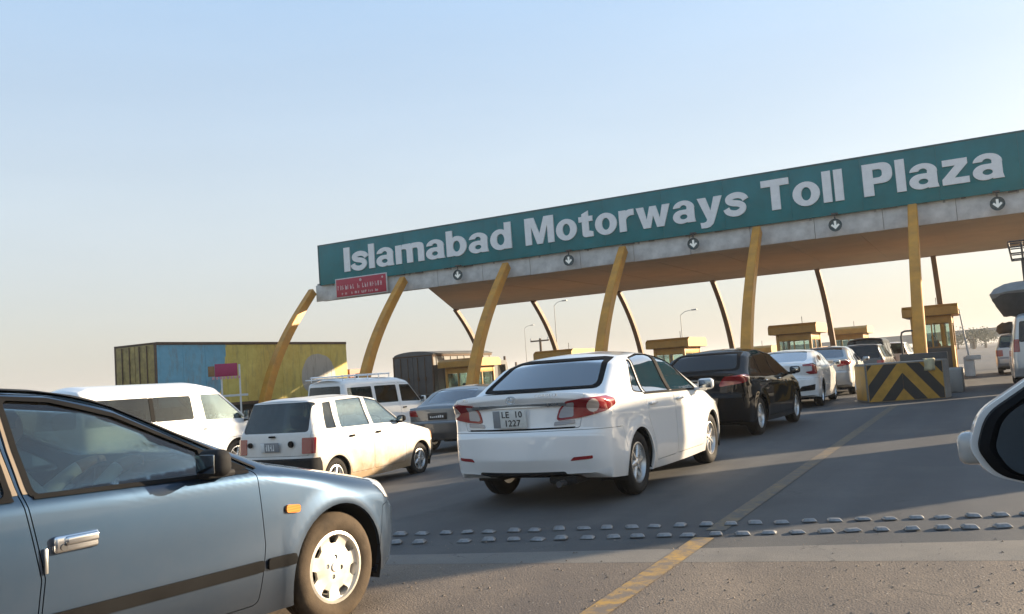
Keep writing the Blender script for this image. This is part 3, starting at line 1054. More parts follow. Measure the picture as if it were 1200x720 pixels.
def worn_paint(name, col, under, wear=(0.42, 0.55), scale=7.0):
    m, nt, b = _node_mat(name)
    n = _noise(nt, scale, 8, 0.75)
    f = _ramp(nt, n.outputs[0], [(wear[0], (1, 1, 1)), (wear[1], (0, 0, 0))])
    n2 = _noise(nt, 1.5, 4)
    cc = _ramp(nt, n2.outputs[0], [(0.3, tuple(c * 0.75 for c in col)), (0.7, col)])
    c = _mixc(nt, f.outputs[0], cc.outputs[0], under)
    nt.links.new(c, b.inputs['Base Color'])
    b.inputs['Roughness'].default_value = 0.75
    MATS[name] = m
    return m

worn_paint('road_yellow', (0.40, 0.235, 0.050), (0.14, 0.110, 0.082), (0.43, 0.60), 6.0)
worn_paint('road_yellow_faint', (0.21, 0.135, 0.055), (0.075, 0.068, 0.058), (0.42, 0.66), 7.0)

def sheet(name, pts, dz, mat, nx=1, kind='structure', parent=None):
    """polygon (x,y) on the ground, split where the cross fall starts"""
    bm = bmesh.new()
    vs = [bm.verts.new((p[0], p[1], 0)) for p in pts]
    bm.faces.new(vs)
    for xc in (-5.0, -10.0, -21.0):
        bmesh.ops.bisect_plane(bm, geom=bm.verts[:] + bm.edges[:] + bm.faces[:], plane_co=(xc, 0, 0), plane_no=(1, 0, 0))
    for v in bm.verts:
        v.co.z = gz(v.co.x) + dz
    bmesh.ops.recalc_face_normals(bm, faces=bm.faces[:])
    for f in bm.faces:
        if f.normal.z < 0: f.normal_flip()
    me = bpy.data.meshes.new(name); bm.to_mesh(me); bm.free()
    o = mobj(name, me, mat, parent, sm=0)
    if kind: o['kind'] = kind
    return o

sheet('ground', [(-1500, -300), (1500, -300), (1500, 1500), (-1500, 1500)], -0.012, 'dirt')
sheet('road', [(-46, -60), (26, -60), (26, 900), (-46, 900)], 0.0, 'asphalt')
# the older rough surface on which the camera's own lane stands, and the smoother strip along its edge
sheet('old_pavement', [(-30, -40), (26, -40), (26, 9.9), (6, 7.05), (-1.02, 5.81), (-3.63, 5.31), (-14, 3.0), (-30, -0.4)], 0.004, 'old_paving')
sheet('paving_strip', [(-14, 3.006), (-3.63, 5.316), (-1.02, 5.816), (6, 7.056), (6, 7.9), (0.1, 6.62), (-1.85, 6.10), (-3.75, 5.62), (-14, 3.30)], 0.004, 'strip_paving')

# yellow lane line: strong on the old surface, worn thin further on
sheet('lane_line', [(-2.05, -8), (-1.90, -8), (-1.86, 6.45), (-2.01, 6.45)], 0.008, 'road_yellow')
sheet('lane_line', [(-2.01, 6.75), (-1.86, 6.75), (-1.84, 21.5), (-1.99, 21.5)], 0.004, 'road_yellow_faint')

# ------------------------------------------------------------------ gantry
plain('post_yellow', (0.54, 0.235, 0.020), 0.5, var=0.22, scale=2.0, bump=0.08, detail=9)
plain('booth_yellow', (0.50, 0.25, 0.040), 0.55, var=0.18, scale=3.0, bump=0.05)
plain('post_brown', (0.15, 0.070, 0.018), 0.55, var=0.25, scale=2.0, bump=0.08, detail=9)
plain('booth_brown', (0.26, 0.135, 0.045), 0.6, var=0.2, scale=3.0)
plain('fascia_white', (0.54, 0.53, 0.50), 0.6, var=0.26, scale=1.8, detail=9)
plain('soffit', (0.50, 0.385, 0.27), 0.85, var=0.10, scale=0.8)
plain('roof_metal', (0.42, 0.41, 0.39), 0.5, 0.4)
plain('sign_teal', (0.004, 0.165, 0.182), 0.5, var=0.18, scale=0.9, spec=0.25, detail=9)
plain('sign_teal_edge', (0.02, 0.09, 0.10), 0.5)
plain('letter_white', (0.80, 0.80, 0.78), 0.5, var=0.06)
plain('sign_back', (0.20, 0.20, 0.20), 0.6)
plain('banner_red', (0.42, 0.018, 0.045), 0.55, var=0.1)
plain('banner_frame', (0.55, 0.53, 0.5), 0.5)
plain('banner_ink', (0.62, 0.42, 0.42), 0.6)
plain('steel_dark', (0.05, 0.05, 0.052), 0.5, 0.3)
plain('steel_grey', (0.28, 0.28, 0.27), 0.5, 0.5)

PX = [-1.8 - 5.42 * k for k in range(-1, 6)]      # island centre lines, right to left
SIGN_Y = 34.45
gantry = empty('toll_gantry', (-9.8, 40.0, 0))
tag(gantry, 'wide flat toll canopy carried on curved yellow legs across all lanes', 'canopy')
g0 = Vector(gantry.location)

def local(p): return (p[0] - g0.x, p[1] - g0.y, p[2] - g0.z)

def leg_mesh(path, w=0.37, d=0.46, tip=0.82, mat='post_yellow'):
    """curved rectangular leg; path in (y,z); bevelled box section, slightly slimmer at the top"""
    pts = []
    n = 22
    P = [Vector(p) for p in path]
    def bez(t):
        return P[0] * (1 - t) ** 3 + P[1] * 3 * t * (1 - t) ** 2 + P[2] * 3 * t * t * (1 - t) + P[3] * t ** 3
    bm = bmesh.new()
    rings = []
    for i in range(n + 1):
        t = i / n
        p = bez(t); q = bez(min(1, t + 0.01)) - bez(max(0, t - 0.01)); q.normalize()
        nv = Vector((q.y, -q.x))
        s = 1 - (1 - tip) * t
        hw, hd = w / 2 * s, d / 2 * s
        c = 0.03
        sec = [(-hw, -hd + c), (-hw + c, -hd), (hw - c, -hd), (hw, -hd + c), (hw, hd - c), (hw - c, hd), (-hw + c, hd), (-hw, hd - c)]
        rings.append([bm.verts.new((a, p.x + nv.x * b, p.y + nv.y * b)) for a, b in sec])
    for i in range(n):
        for j in range(8):
            bm.faces.new((rings[i][j], rings[i][(j + 1) % 8], rings[i + 1][(j + 1) % 8], rings[i + 1][j]))
    bm.faces.new(rings[0]); bm.faces.new(rings[-1])
    bmesh.ops.recalc_face_normals(bm, faces=bm.faces[:])
    me = bpy.data.meshes.new('leg'); bm.to_mesh(me); bm.free()
    me.materials.append(MATS[mat]); smooth(me, 40)
    return me

front_leg = leg_mesh([(30.35 - 40, 0.0), (31.0 - 40, 2.6), (32.3 - 40, 4.1), (34.30 - 40, 6.12)])
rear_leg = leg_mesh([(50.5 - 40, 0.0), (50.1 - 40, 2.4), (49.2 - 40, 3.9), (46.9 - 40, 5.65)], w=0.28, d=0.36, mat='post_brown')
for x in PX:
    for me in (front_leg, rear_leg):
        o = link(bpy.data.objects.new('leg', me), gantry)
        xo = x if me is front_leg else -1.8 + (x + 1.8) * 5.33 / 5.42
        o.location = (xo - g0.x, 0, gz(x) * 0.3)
        b = MB(); yb = (30.35 if me is front_leg else 50.5) - 40
        b.box((-0.42, yb - 0.45, -0.25), (0.42, yb + 0.45, 0.14), 0.03)
        f = b.build('base_plate', 'concrete', o)
# beam under the sign: separate white panels with dark joints
XL, XR = -28.9, 4.3
beam = MB()
beam.box(local((XL + 0.05, 34.62, 5.56)), local((XR, 35.2, 6.40)), 0.0)
beam.build('front_beam', 'steel_grey', gantry)
npan = 14
pw = (XR - XL) / npan
panel_me = MB().box((0.008, -0.03, 0), (pw - 0.008, 0.03, 0.80), 0.006).mesh('fascia_panel')
panel_me.materials.append(MATS['fascia_white']); smooth(panel_me)
for i in range(npan):
    o = link(bpy.data.objects.new('fascia_panel', panel_me), gantry)
    o.location = local((XL + i * pw, 34.585 + random.uniform(-0.006, 0.006), 5.52 + random.uniform(-0.01, 0.01)))
# canopy slab: soffit, roof, edges; the far left corner is cut back in plan
def slab(z0, z1, mat, name, inset=0.0):
    pts = [(-22.4 + inset, 34.66 + inset), (XR - inset, 34.66 + inset), (XR - inset, 47.3 - inset), (-28.75 + inset, 47.3 - inset)]
    b = MB(); b.poly_prism([(p[0] - g0.x, p[1] - g0.y) for p in pts], z0, z1)
    return b.build(name, mat, gantry, sm=0)
soff = slab(5.50, 5.62, 'soffit', 'soffit')
slab(5.625, 6.05, 'roof_metal', 'roof_deck', 0.06)
# soffit sheets: shallow cover strips, real ribs under the slab
for k in range(1, 10):
    x = -22.4 + k * (XR + 22.4) / 10
    MB().box(local((x - 0.04, 34.75, 5.488)), local((x + 0.04, 47.2, 5.499)), 0.0).build('soffit_joint', 'soffit', gantry)

# ------------------------------------------------------------------ the sign on top
sign = empty('toll_plaza_sign', (-9.8, SIGN_Y, 6.3))
tag(sign, 'long teal sign reading Islamabad Motorways Toll Plaza on top of the canopy', 'sign')
sp_w = (4.1 + 28.45) / 13
MB().box((-28.4 + 9.8, 0.068, 0.0), (4.05 + 9.8, 0.078, 1.88)).build('sign_back', 'sign_teal_edge', sign)
sp_me = MB().box((0.0015, -0.06, -0.02), (sp_w - 0.0015, 0.06, 1.90), 0.004).mesh('sign_panel'); sp_me.materials.append(MATS['sign_teal']); smooth(sp_me)
for k in range(13):
    o = link(bpy.data.objects.new('sign_panel', sp_me), sign)
    o.location = (-28.45 + 9.8 + k * sp_w, random.uniform(-0.004, 0.004), 0)
    o.rotation_euler = (random.uniform(-0.003, 0.003), 0, random.uniform(-0.0015, 0.0015))
b = MB()
b.box((-28.50 + 9.8, -0.075, 1.90), (4.15 + 9.8, 0.10, 1.96), 0.008)
b.box((-28.52 + 9.8, -0.075, -0.03), (-28.452 + 9.8, 0.10, 1.96), 0.008)
b.build('sign_trim', 'sign_teal_edge', sign)
for k in range(15):
    x = -27.8 + 9.8 + k * 2.25
    b = MB()
    b.box((x - 0.04, 0.08, -0.1), (x + 0.04, 0.16, 1.85), 0.0)
    b.tube([(x, 0.12, 1.6), (x, 1.4, -0.25)], 0.04, 8)
    b.build('sign_brace', 'steel_grey', sign)
def ell(cx, cy, rx, ry, n=28): return [(cx + rx * math.cos(2 * PI * k / n), cy + ry * math.sin(2 * PI * k / n)) for k in range(n)]
def rect(x0, y0, x1, y1): return [(x0, y0), (x1, y0), (x1, y1), (x0, y1)]
def stroke(pts, w):
    """thick line with flat ends along a smooth path"""
    P = [Vector(p) for p in pts]; out = []
    for k in range(len(P) - 1):
        p0, p1, p2, p3 = P[max(0, k - 1)], P[k], P[k + 1], P[min(len(P) - 1, k + 2)]
        for j in range(5):
            t = j / 5
            out.append(0.5 * ((2 * p1) + (p2 - p0) * t + (2 * p0 - 5 * p1 + 4 * p2 - p3) * t * t + (3 * p1 - p0 - 3 * p2 + p3) * t ** 3))
    out.append(P[-1])
    a, b_ = [], []
    for k, p in enumerate(out):
        d = (out[min(k + 1, len(out) - 1)] - out[max(k - 1, 0)]).normalized(); nn = Vector((-d.y, d.x)) * w / 2
        a.append(tuple(p + nn)); b_.append(tuple(p - nn))
    return a + b_[::-1]
GLYPH = {
    'I': (0.27, [('+', rect(0, 0, 0.27, 1))]),
    'l': (0.25, [('+', rect(0, 0, 0.25, 1))]),
    'o': (0.80, [('+', ell(0.40, 0.375, 0.40, 0.395)), ('-', ell(0.40, 0.375, 0.145, 0.215))]),
    'b': (0.80, [('+', ell(0.43, 0.375, 0.37, 0.395)), ('+', rect(0, 0, 0.25, 1)), ('-', ell(0.405, 0.375, 0.145, 0.215))]),
    'd': (0.80, [('+', ell(0.37, 0.375, 0.37, 0.395)), ('+', rect(0.55, 0, 0.80, 1)), ('-', ell(0.395, 0.375, 0.145, 0.215))]),
    'a': (0.76, [('+', ell(0.38, 0.50, 0.36, 0.27)), ('-', rect(-0.1, 0.2, 0.8, 0.49)), ('-', ell(0.37, 0.50, 0.12, 0.115)), ('+', rect(0.48, 0.0, 0.73, 0.52)), ('+', ell(0.30, 0.22, 0.30, 0.235)), ('+', rect(0.30, 0.30, 0.60, 0.455)), ('-', ell(0.365, 0.215, 0.125, 0.085)), ('-', [(-0.1, 0.47), (0.26, 0.49), (0.26, 0.54), (-0.1, 0.53)]), ('+', [(0.6, 0.0), (0.76, 0.0), (0.72, 0.2), (0.6, 0.2)])]),
    's': (0.68, [('+', stroke([(0.66, 0.50), (0.60, 0.60), (0.45, 0.67), (0.28, 0.665), (0.14, 0.60), (0.13, 0.50), (0.24, 0.435), (0.44, 0.385), (0.555, 0.30), (0.54, 0.17), (0.40, 0.085), (0.24, 0.085), (0.09, 0.15), (0.03, 0.26)], 0.205))]),
    'm': (1.20, [('+', rpoly([(0, 0), (1.20, 0), (1.20, 0.77, 0.26), (0.70, 0.77, 0.05), (0.10, 0.75), (0, 0.75)], 0.0, 6)), ('-', rpoly([(0.25, -0.2), (0.475, -0.2), (0.475, 0.57, 0.1), (0.25, 0.57, 0.06)], 0.0, 6)), ('-', rpoly([(0.725, -0.2), (0.95, -0.2), (0.95, 0.57, 0.1), (0.725, 0.57, 0.06)], 0.0, 6)), ('-', [(0.25, 0.9), (0.34, 0.9), (0.25, 0.62)]), ('-', [(0.60, 0.9), (0.76, 0.9), (0.68, 0.70)])]),
    't': (0.52, [('+', [(0.12, 0.08), (0.37, 0.08), (0.37, 0.95), (0.12, 0.84)]), ('+', rect(0, 0.56, 0.52, 0.75)), ('+', rpoly([(0.12, 0.0, 0.14), (0.52, 0.0), (0.52, 0.18), (0.12, 0.30)], 0.0, 6))]),
    'r': (0.54, [('+', rect(0, 0, 0.25, 0.75)), ('+', stroke([(0.12, 0.40), (0.22, 0.56), (0.36, 0.645), (0.54, 0.655)], 0.22))]),
    'w': (1.18, [('+', [(0, 0.75), (0.26, 0.75), (0.36, 0.30), (0.48, 0.75), (0.70, 0.75), (0.82, 0.30), (0.92, 0.75), (1.18, 0.75), (0.95, 0), (0.70, 0), (0.59, 0.43), (0.48, 0), (0.23, 0)])]),
    'y': (0.82, [('+', [(0, 0.75), (0.28, 0.75), (0.42, 0.29), (0.55, 0.75), (0.82, 0.75), (0.54, -0.02), (0.48, -0.16), (0.38, -0.25), (0.24, -0.28), (0.08, -0.27), (0.06, -0.08), (0.18, -0.09), (0.26, -0.06), (0.29, 0.0)])]),
    'M': (1.14, [('+', [(0, 0), (0.25, 0), (0.25, 0.68), (0.46, 0), (0.68, 0), (0.89, 0.68), (0.89, 0), (1.14, 0), (1.14, 1), (0.77, 1), (0.57, 0.38), (0.37, 1), (0, 1)])]),
    'T': (0.84, [('+', rect(0.285, 0, 0.555, 0.9)), ('+', rect(0, 0.78, 0.84, 1))]),
    'P': (0.80, [('+', rpoly([(0, 0.36), (0.80, 0.36, 0.32), (0.80, 1.0, 0.32), (0, 1.0)], 0.0, 8)), ('+', rect(0, 0, 0.28, 1)), ('-', rpoly([(0.28, 0.55), (0.53, 0.55, 0.12), (0.53, 0.81, 0.12), (0.28, 0.81)], 0.0, 6))]),
    'z': (0.68, [('+', [(0.03, 0.75), (0.66, 0.75), (0.66, 0.58), (0.31, 0.19), (0.68, 0.19), (0.68, 0), (0, 0), (0, 0.17), (0.35, 0.56), (0.03, 0.56)])]),
}
def glyph_mesh(ch):
    if ('g', ch) in MESHES: return MESHES[('g', ch)]
    me = None
    for op, pl in GLYPH[ch][1]:
        pr = prism(pl, 'side', -0.03, 0.03 if op == '+' else 0.03)
        if op == '-': pr = prism(pl, 'side', -0.1, 0.1)
        me = pr if me is None else boolean(me, pr, 'UNION' if op == '+' else 'DIFFERENCE')
    me.materials.clear(); me.materials.append(MATS['letter_white'])
    MESHES[('g', ch)] = me
    return me
def lay_word(word, x0, x1, base, cap):
    """each letter is its own piece; widths scaled so that the word spans x0..x1"""
    gap = 0.085
    tot = sum(GLYPH[c][0] for c in word) + gap * (len(word) - 1)
    k = (x1 - x0) / tot
    pen = x0
    for c in word:
        o = link(bpy.data.objects.new('letter', glyph_mesh(c)), sign)
        o.scale = (k, 1, cap)
        o.location = (pen + 9.8, -0.092, base - 6.3)
        pen += (GLYPH[c][0] + gap) * k
for wd, x0, x1 in (('Islamabad', -26.9, -17.75), ('Motorways', -17.07, -7.55), ('Toll', -6.96, -4.02), ('Plaza', -3.34, 1.12)):
    lay_word(wd, x0, x1, 6.76, 1.16)
# old lamp brackets and loose strips in the gap between sign and beam
for k in range(26):
    x = -26.9 + k * 1.42 + random.uniform(-0.3, 0.3)
    if x > 3.8: break
    l = random.uniform(0.12, 0.55)
    b = MB()
    b.box((x - l / 2, 34.44 - 0.02, 6.255 + random.uniform(-0.02, 0.03)), (x + l / 2, 34.50, 6.335), 0.0)
    o = b.build('bracket', 'steel_dark', None)
    o.parent = sign; o.location = (9.8, -SIGN_Y, -6.3)

# lane signals hanging under the sign
plain('signal_ring', (0.02, 0.055, 0.065), 0.4)
lens('signal_white', (0.62, 0.66, 0.64), glow=0.12)
def lane_signal(x, label):
    r = empty('lane_signal', (x, 34.18, 5.87))
    tag(r, label, 'lane signal', 'lane signals under the sign'); r.scale = (0.8, 0.8, 0.8)
    b = MB(); b.lathe([(0.002, 0.04), (0.26, 0.04), (0.29, 0.02), (0.29, -0.05), (0.265, -0.05), (0.255, -0.01), (0.002, -0.01)], 28)
    b.build('disc', 'signal_ring', r)
    b = MB()
    pl = [(-0.05, 0.19), (0.05, 0.19), (0.05, -0.02), (0.13, 0.055), (0.19, -0.005), (0.0, -0.19), (-0.19, -0.005), (-0.13, 0.055), (-0.05, -0.02)]
    b.poly_prism(pl, 0, 0.012)
    a = b.build('arrow', 'signal_white', r, sm=0); a.rotation_euler = (PI / 2, 0, 0); a.location = (0, -0.013, 0)
    b = MB(); b.tube([(0, 0.02, 0.27), (0, 0.02, 0.55)], 0.035, 8); b.box((-0.14, -0.03, 0.50), (0.14, 0.26, 0.56), 0.01)
    b.build('hanger', 'steel_dark', r)
    return r
_w = ['lane signal nearest the red banner, under Islamabad', 'lane arrow signal under the gap before Motorways', 'lane arrow signal under the end of the word Motorways', 'lane arrow signal below the word Toll', 'rightmost lane arrow signal in view, below the word Plaza']
for x, l in zip((-20.48, -15.04, -9.69, -4.4, 0.81), _w):
    lane_signal(x, l)

# red banner on the beam
bn = empty('banner', (-26.0, 34.40, 5.53))
tag(bn, 'small red banner with rows of pale lettering below the sign end', 'banner')
MB().box((-1.53, -0.03, 0), (1.53, 0.03, 0.94), 0.005).build('banner_frame', 'banner_frame', bn)
MB().box((-1.47, -0.042, 0.05), (1.47, -0.028, 0.89), 0.002).build('banner_sheet', 'banner_red', bn)
rb = random.Random(5)
def stroke_row(parent, x0, x1, z0, h, mat, y, pitch):
    # lettering too small to read in the picture: upright strokes and bars of uneven width
    x = x0
    k = 0
    while x < x1 - pitch:
        w = pitch * rb.uniform(0.5, 0.8)
        b = MB()
        b.box((x, y - 0.004, z0), (x + w * 0.3, y, z0 + h))
        if k % 3 != 1: b.box((x + w * 0.3, y - 0.004, z0 + h * rb.choice((0.0, 0.42, 0.8))), (x + w * 0.7, y, z0 + h * rb.choice((0.2, 0.62, 1.0)) + 0.01))
        if k % 2: b.box((x + w * 0.7, y - 0.004, z0), (x + w, y, z0 + h * rb.uniform(0.5, 1.0)))
        b.build('banner_text', mat, parent, sm=0)
        x += pitch * (1.9 if rb.random() < 0.14 else 1.0); k += 1
stroke_row(bn, -1.38, 1.38, 0.38, 0.22, 'banner_ink', -0.043, 0.15)
stroke_row(bn, -1.15, 1.2, 0.13, 0.11, 'banner_ink', -0.043, 0.2)
for x, z, r_ in ((0.0, 0.76, 0.07), (1.28, 0.76, 0.05)):
    b = MB(); b.lathe([(0.001, -0.004), (r_, -0.004), (r_, 0.004), (0.001, 0.004)], 12); o = b.build('emblem', 'banner_ink', bn); o.location = (x, -0.046, z)
# ------------------------------------------------------------------ vehicles
def rp(*p, r=0.02): return rpoly(list(p), r)

def mirrored(poly): return [(-a, b) for a, b in poly][::-1]

paint('paint_white', (0.80, 0.79, 0.765), 0.0, 0.3, dust=0.16)
paint('paint_white_van', (0.82, 0.81, 0.79), 0.0, 0.35, dust=0.12)
paint('paint_white_dusty', (0.74, 0.72, 0.68), 0.0, 0.4, dust=1.0, dust_col=(0.34, 0.24, 0.14), zmax=0.85, coat=0.7)
paint('paint_blue', (0.013, 0.038, 0.078), 0.78, 0.40, dust=0.14, dust_col=(0.20, 0.17, 0.14), zmax=0.8)
paint('paint_black', (0.006, 0.006, 0.0065), 0.0, 0.4, spec=0.0, dust=0.006, coat=0.6, dust_col=(0.14, 0.12, 0.10), zmax=0.5)
paint('paint_grey', (0.155, 0.165, 0.17), 0.5, 0.36, dust=0.25, zmax=0.7)
paint('paint_silver', (0.46, 0.46, 0.45), 0.5, 0.36, dust=0.2, zmax=0.7)
paint('paint_dark', (0.035, 0.04, 0.045), 0.3, 0.34, dust=0.2, dust_col=(0.14, 0.12, 0.10), zmax=0.7)

def at(x, y): return (x, y, gz(x))

# ---- white four-door saloon, the main car of the picture
COROLLA = dict(
    top=[(3.44, 0.25, 0.0, 0.20, 0.12), (3.50, 0.46, 0.10, 0.24, 0.13), (3.44, 0.68, 0.12, 0.22, 0.14), (3.20, 0.80, 0.18, 0.14, 0.07),
         (2.42, 1.005, 0.12, 0.08, 0.05), (1.60, 1.41, 0.55, 0.09, 0.05), (0.95, 1.478, 1.2, 0.10, 0.045), (0.30, 1.45, 0.8, 0.10, 0.045), (-0.02, 1.375, 0.3, 0.09, 0.045),
         (-0.56, 1.085, 0.06, 0.07, 0.05), (-0.88, 1.100, 0.05, 0.06, 0.05), (-0.965, 1.105, 0.015, 0.05, 0.06), (-0.985, 1.045, 0.02, 0.08, 0.09), (-0.955, 0.97, 0.03, 0.12, 0.10), (-0.975, 0.76, 0.04, 0.16, 0.11),
         (-1.045, 0.70, 0.05, 0.20, 0.13), (-1.055, 0.46, 0.06, 0.22, 0.14), (-1.00, 0.32, 0.0, 0.20, 0.13)],
    bottom=[(-1.1, 0.30), (-0.5, 0.24), (0.3, 0.205), (2.3, 0.195), (3.0, 0.22), (3.6, 0.25)],
    plan=[(-1.10, 0.76), (-0.7, 0.845), (-0.2, 0.870), (0.6, 0.875), (1.4, 0.875), (2.3, 0.870), (2.9, 0.835), (3.55, 0.70)],
    belt=[(-1.1, 1.02), (0.0, 0.985), (1.2, 0.955), (2.3, 0.925), (3.5, 0.86)],
    wheels=(0.0, 2.60), wheel_r=0.315, rim_r=0.205, tyre_w=0.20, arch=0.355, mid=1.2, crease=0.80,
    seats=(1.15, 0.25), fan_f=0.7, fan_r=0.62, tumble=0.33, ds=0.05, ns=30,
    glass=[('side', rpoly([(1.20, 0.985), (2.12, 0.965), (1.66, 1.29), (1.36, 1.385), (1.20, 1.40)], 0.03), 0, 0),
           ('side', rpoly([(0.34, 1.00), (1.12, 0.985), (1.12, 1.405), (0.80, 1.415), (0.42, 1.375)], 0.035), 0, 0),
           ('side', rpoly([(0.05, 1.03), (0.29, 1.005), (0.37, 1.355), (0.30, 1.345)], 0.02), 0, 0),
           ('back', rpoly([(-0.645, 1.108), (0.645, 1.108), (0.525, 1.395), (-0.525, 1.395)], 0.05), -1.2, 0.25),
           ('back', rpoly([(-0.68, 1.03), (0.68, 1.03), (0.53, 1.40), (-0.53, 1.40)], 0.05), 1.35, 2.8)],
    panels=[('door', 'side', rpoly([(1.17, 0.28), (2.17, 0.28), (2.22, 0.60), (2.19, 0.93), (1.69, 1.32), (1.36, 1.425), (1.17, 1.432)], 0.05), -2, -0.3, 0.006),
            ('door', 'side', rpoly([(0.50, 0.28), (1.16, 0.28), (1.16, 1.432), (0.80, 1.445), (0.33, 1.375), (0.27, 0.98), (0.30, 0.74), (0.42, 0.52)], 0.05), -2, -0.3, 0.006),
            ('boot_lid', 'back', rpoly([(-0.62, 0.742), (0.62, 0.742), (0.655, 0.95), (0.70, 1.0), (0.68, 1.3), (-0.68, 1.3), (-0.70, 1.0), (-0.655, 0.95)], 0.04), -1.5, -0.60, 0.006),
            ('rear_bumper', 'side', rpoly([(-1.5, 0.1), (-0.36, 0.1), (-0.36, 0.50), (-0.42, 0.715), (-0.80, 0.725), (-1.5, 0.735)], 0.02), -2, 2, 0.004)],
)
def lampR(view, poly, lo, hi): return [(180 - view, mirrored(poly), lo, hi), (180 + view, poly, lo, hi)]

# seen from behind and a little from the side: u runs to the car's left for the right-hand lamp
def tail(name, mat, poly, ang=35, lo=0.55, hi=2.0, out=0.010, inn=-0.03, **k):
    """a pair of rear pieces cut at the corners; poly in (u,z), u = distance outwards along the view plane"""
    c = []
    for sd in (-1, 1):
        v = 180 - sd * ang          # outward direction of view
        c.append((v, [(p[0] * (1 if sd < 0 else -1), p[1]) for p in poly], lo, hi))
    return dict(name=name, mat=mat, out=out, inn=inn, cuts=c, **k)

# view plane helper: for the right corner (sd=-1) view angle 215: depth axis (c,s), u axis (-s,c)
def corner_u(x, y, ang=35):
    v = rad(180 + ang)
    return -math.sin(v) * x + math.cos(v) * y

def uz(pts, ang=35):
    """car-local (x,y,z) points of the right rear corner -> (u,z) polygon"""
    return [(corner_u(p[0], p[1], ang), p[2]) for p in pts]

def rear_pair(name, mat, pts, ang=35, r=0.02, out=0.010, inn=-0.03, lo=0.5, hi=2.2, **k):
    poly = rpoly(uz(pts, ang), r)
    c = [(180 + ang, poly, lo, hi), (180 - ang, [(-a, b) for a, b in poly], lo, hi)]
    return dict(name=name, mat=mat, out=out, inn=inn, cuts=c, **k)

def front_pair(name, mat, pts, ang=35, r=0.02, out=0.010, inn=-0.03, lo=2.2, hi=4.5, **k):
    """points of the right front corner"""
    v = rad(-ang)
    poly = rpoly([(-math.sin(v) * p[0] + math.cos(v) * p[1], p[2]) for p in pts], r)
    c = [(-ang, poly, lo, hi), (ang, [(-a, b) for a, b in poly], lo, hi)]
    return dict(name=name, mat=mat, out=out, inn=inn, cuts=c, **k)

COROLLA_PARTS = [
    rear_pair('tail_lamp', 'lens_red', [(-0.93, -0.39, 0.815), (-0.90, -0.63, 0.835), (-0.74, -0.84, 0.885), (-0.58, -0.88, 0.935), (-0.58, -0.88, 0.99), (-0.72, -0.86, 1.025), (-0.88, -0.66, 1.02), (-0.95, -0.52, 0.995), (-0.95, -0.45, 0.92)], r=0.03),
    rear_pair('lamp_clear', 'lens_clear', [(-0.95, -0.43, 0.84), (-0.95, -0.60, 0.85), (-0.95, -0.61, 0.985), (-0.95, -0.53, 0.975), (-0.95, -0.465, 0.91)], out=0.013, r=0.02, parent=child_of('tail_lamp')),
    rear_pair('lamp_round', 'lens_pale', [(-0.83 + 0.0, -0.735 + 0.075 * math.cos(a), 0.945 + 0.062 * math.sin(a)) for a in [2 * PI * i / 16 for i in range(16)]], out=0.014, r=0, parent=child_of('tail_lamp')),
    rear_pair('lamp_strip', 'lens_clear', [(-0.96, -0.385, 0.772), (-0.93, -0.60, 0.785), (-0.93, -0.60, 0.825), (-0.96, -0.40, 0.808)], out=0.009, r=0.008, parent=child_of('tail_lamp')),
    dict(name='boot_garnish', mat='chrome_dull', out=0.022, inn=-0.01, cuts=[('back', rp((-0.52, 0.955), (0.52, 0.955), (0.50, 0.985), (-0.50, 0.985), r=0.01), -1.3, -0.7)]),
    rear_pair('bumper_reflector', 'lens_red_dark', [(-1.0, -0.55, 0.44), (-0.93, -0.76, 0.455), (-0.93, -0.76, 0.485), (-1.0, -0.60, 0.475)], out=0.004, r=0.01),
    dict(name='bumper_valance', mat='trim_dark', out=0.004, inn=-0.02, cuts=[('back', rp((-0.50, 0.20), (0.50, 0.20), (0.46, 0.345), (-0.46, 0.345), r=0.03), -1.3, -0.7)]),
    dict(name='boot_gap', mat='trim_black', out=0.0025, inn=-0.01, cuts=[('back', rp((-0.56, 0.742), (0.56, 0.742), (0.58, 0.757), (-0.58, 0.757), r=0.004), -1.3, -0.7)]),
    dict(name='pillar_trim', mat='trim_black', out=0.003, inn=-0.01, cuts=[('side', rp((1.125, 0.99), (1.195, 0.99), (1.195, 1.41), (1.125, 1.41), r=0.005), -2, -0.3)]),
    dict(name='window_sill_trim', mat='trim_black', out=0.006, inn=-0.01, cuts=[('side', rp((0.28, 0.985), (2.14, 0.945), (2.14, 0.962), (0.28, 1.003), r=0.004), -2, -0.3)]),
    front_pair('headlamp', 'lens_bright', [(3.40, -0.45, 0.63), (3.22, -0.74, 0.66), (2.98, -0.84, 0.74), (2.95, -0.84, 0.80), (3.2, -0.72, 0.79), (3.38, -0.48, 0.735)]),
]
COR, COR_B = build_car('saloon_car', COROLLA, at(-4.02, 8.62), 0.7, 'paint_white', 'white four-door saloon with red and clear tail lamps, closest car ahead in the middle', 'car', None, 'six', COROLLA_PARTS, tyre_mat='rubber', rim_mat='alloy')
mirror_door(COR, 2.02, -0.87, 1.01, -1, 'paint_white')
for hx in (0.44, 1.33): handle(COR, hx, -0.868, 0.885, -1, 'paint_white', 0.20, 0.03)
plate(COR, -1.005, 0.06, 0.855, [('LE  10', -0.03, 0.015, 0.085), ('1227', -0.03, -0.068, 0.085)], rad(-4))
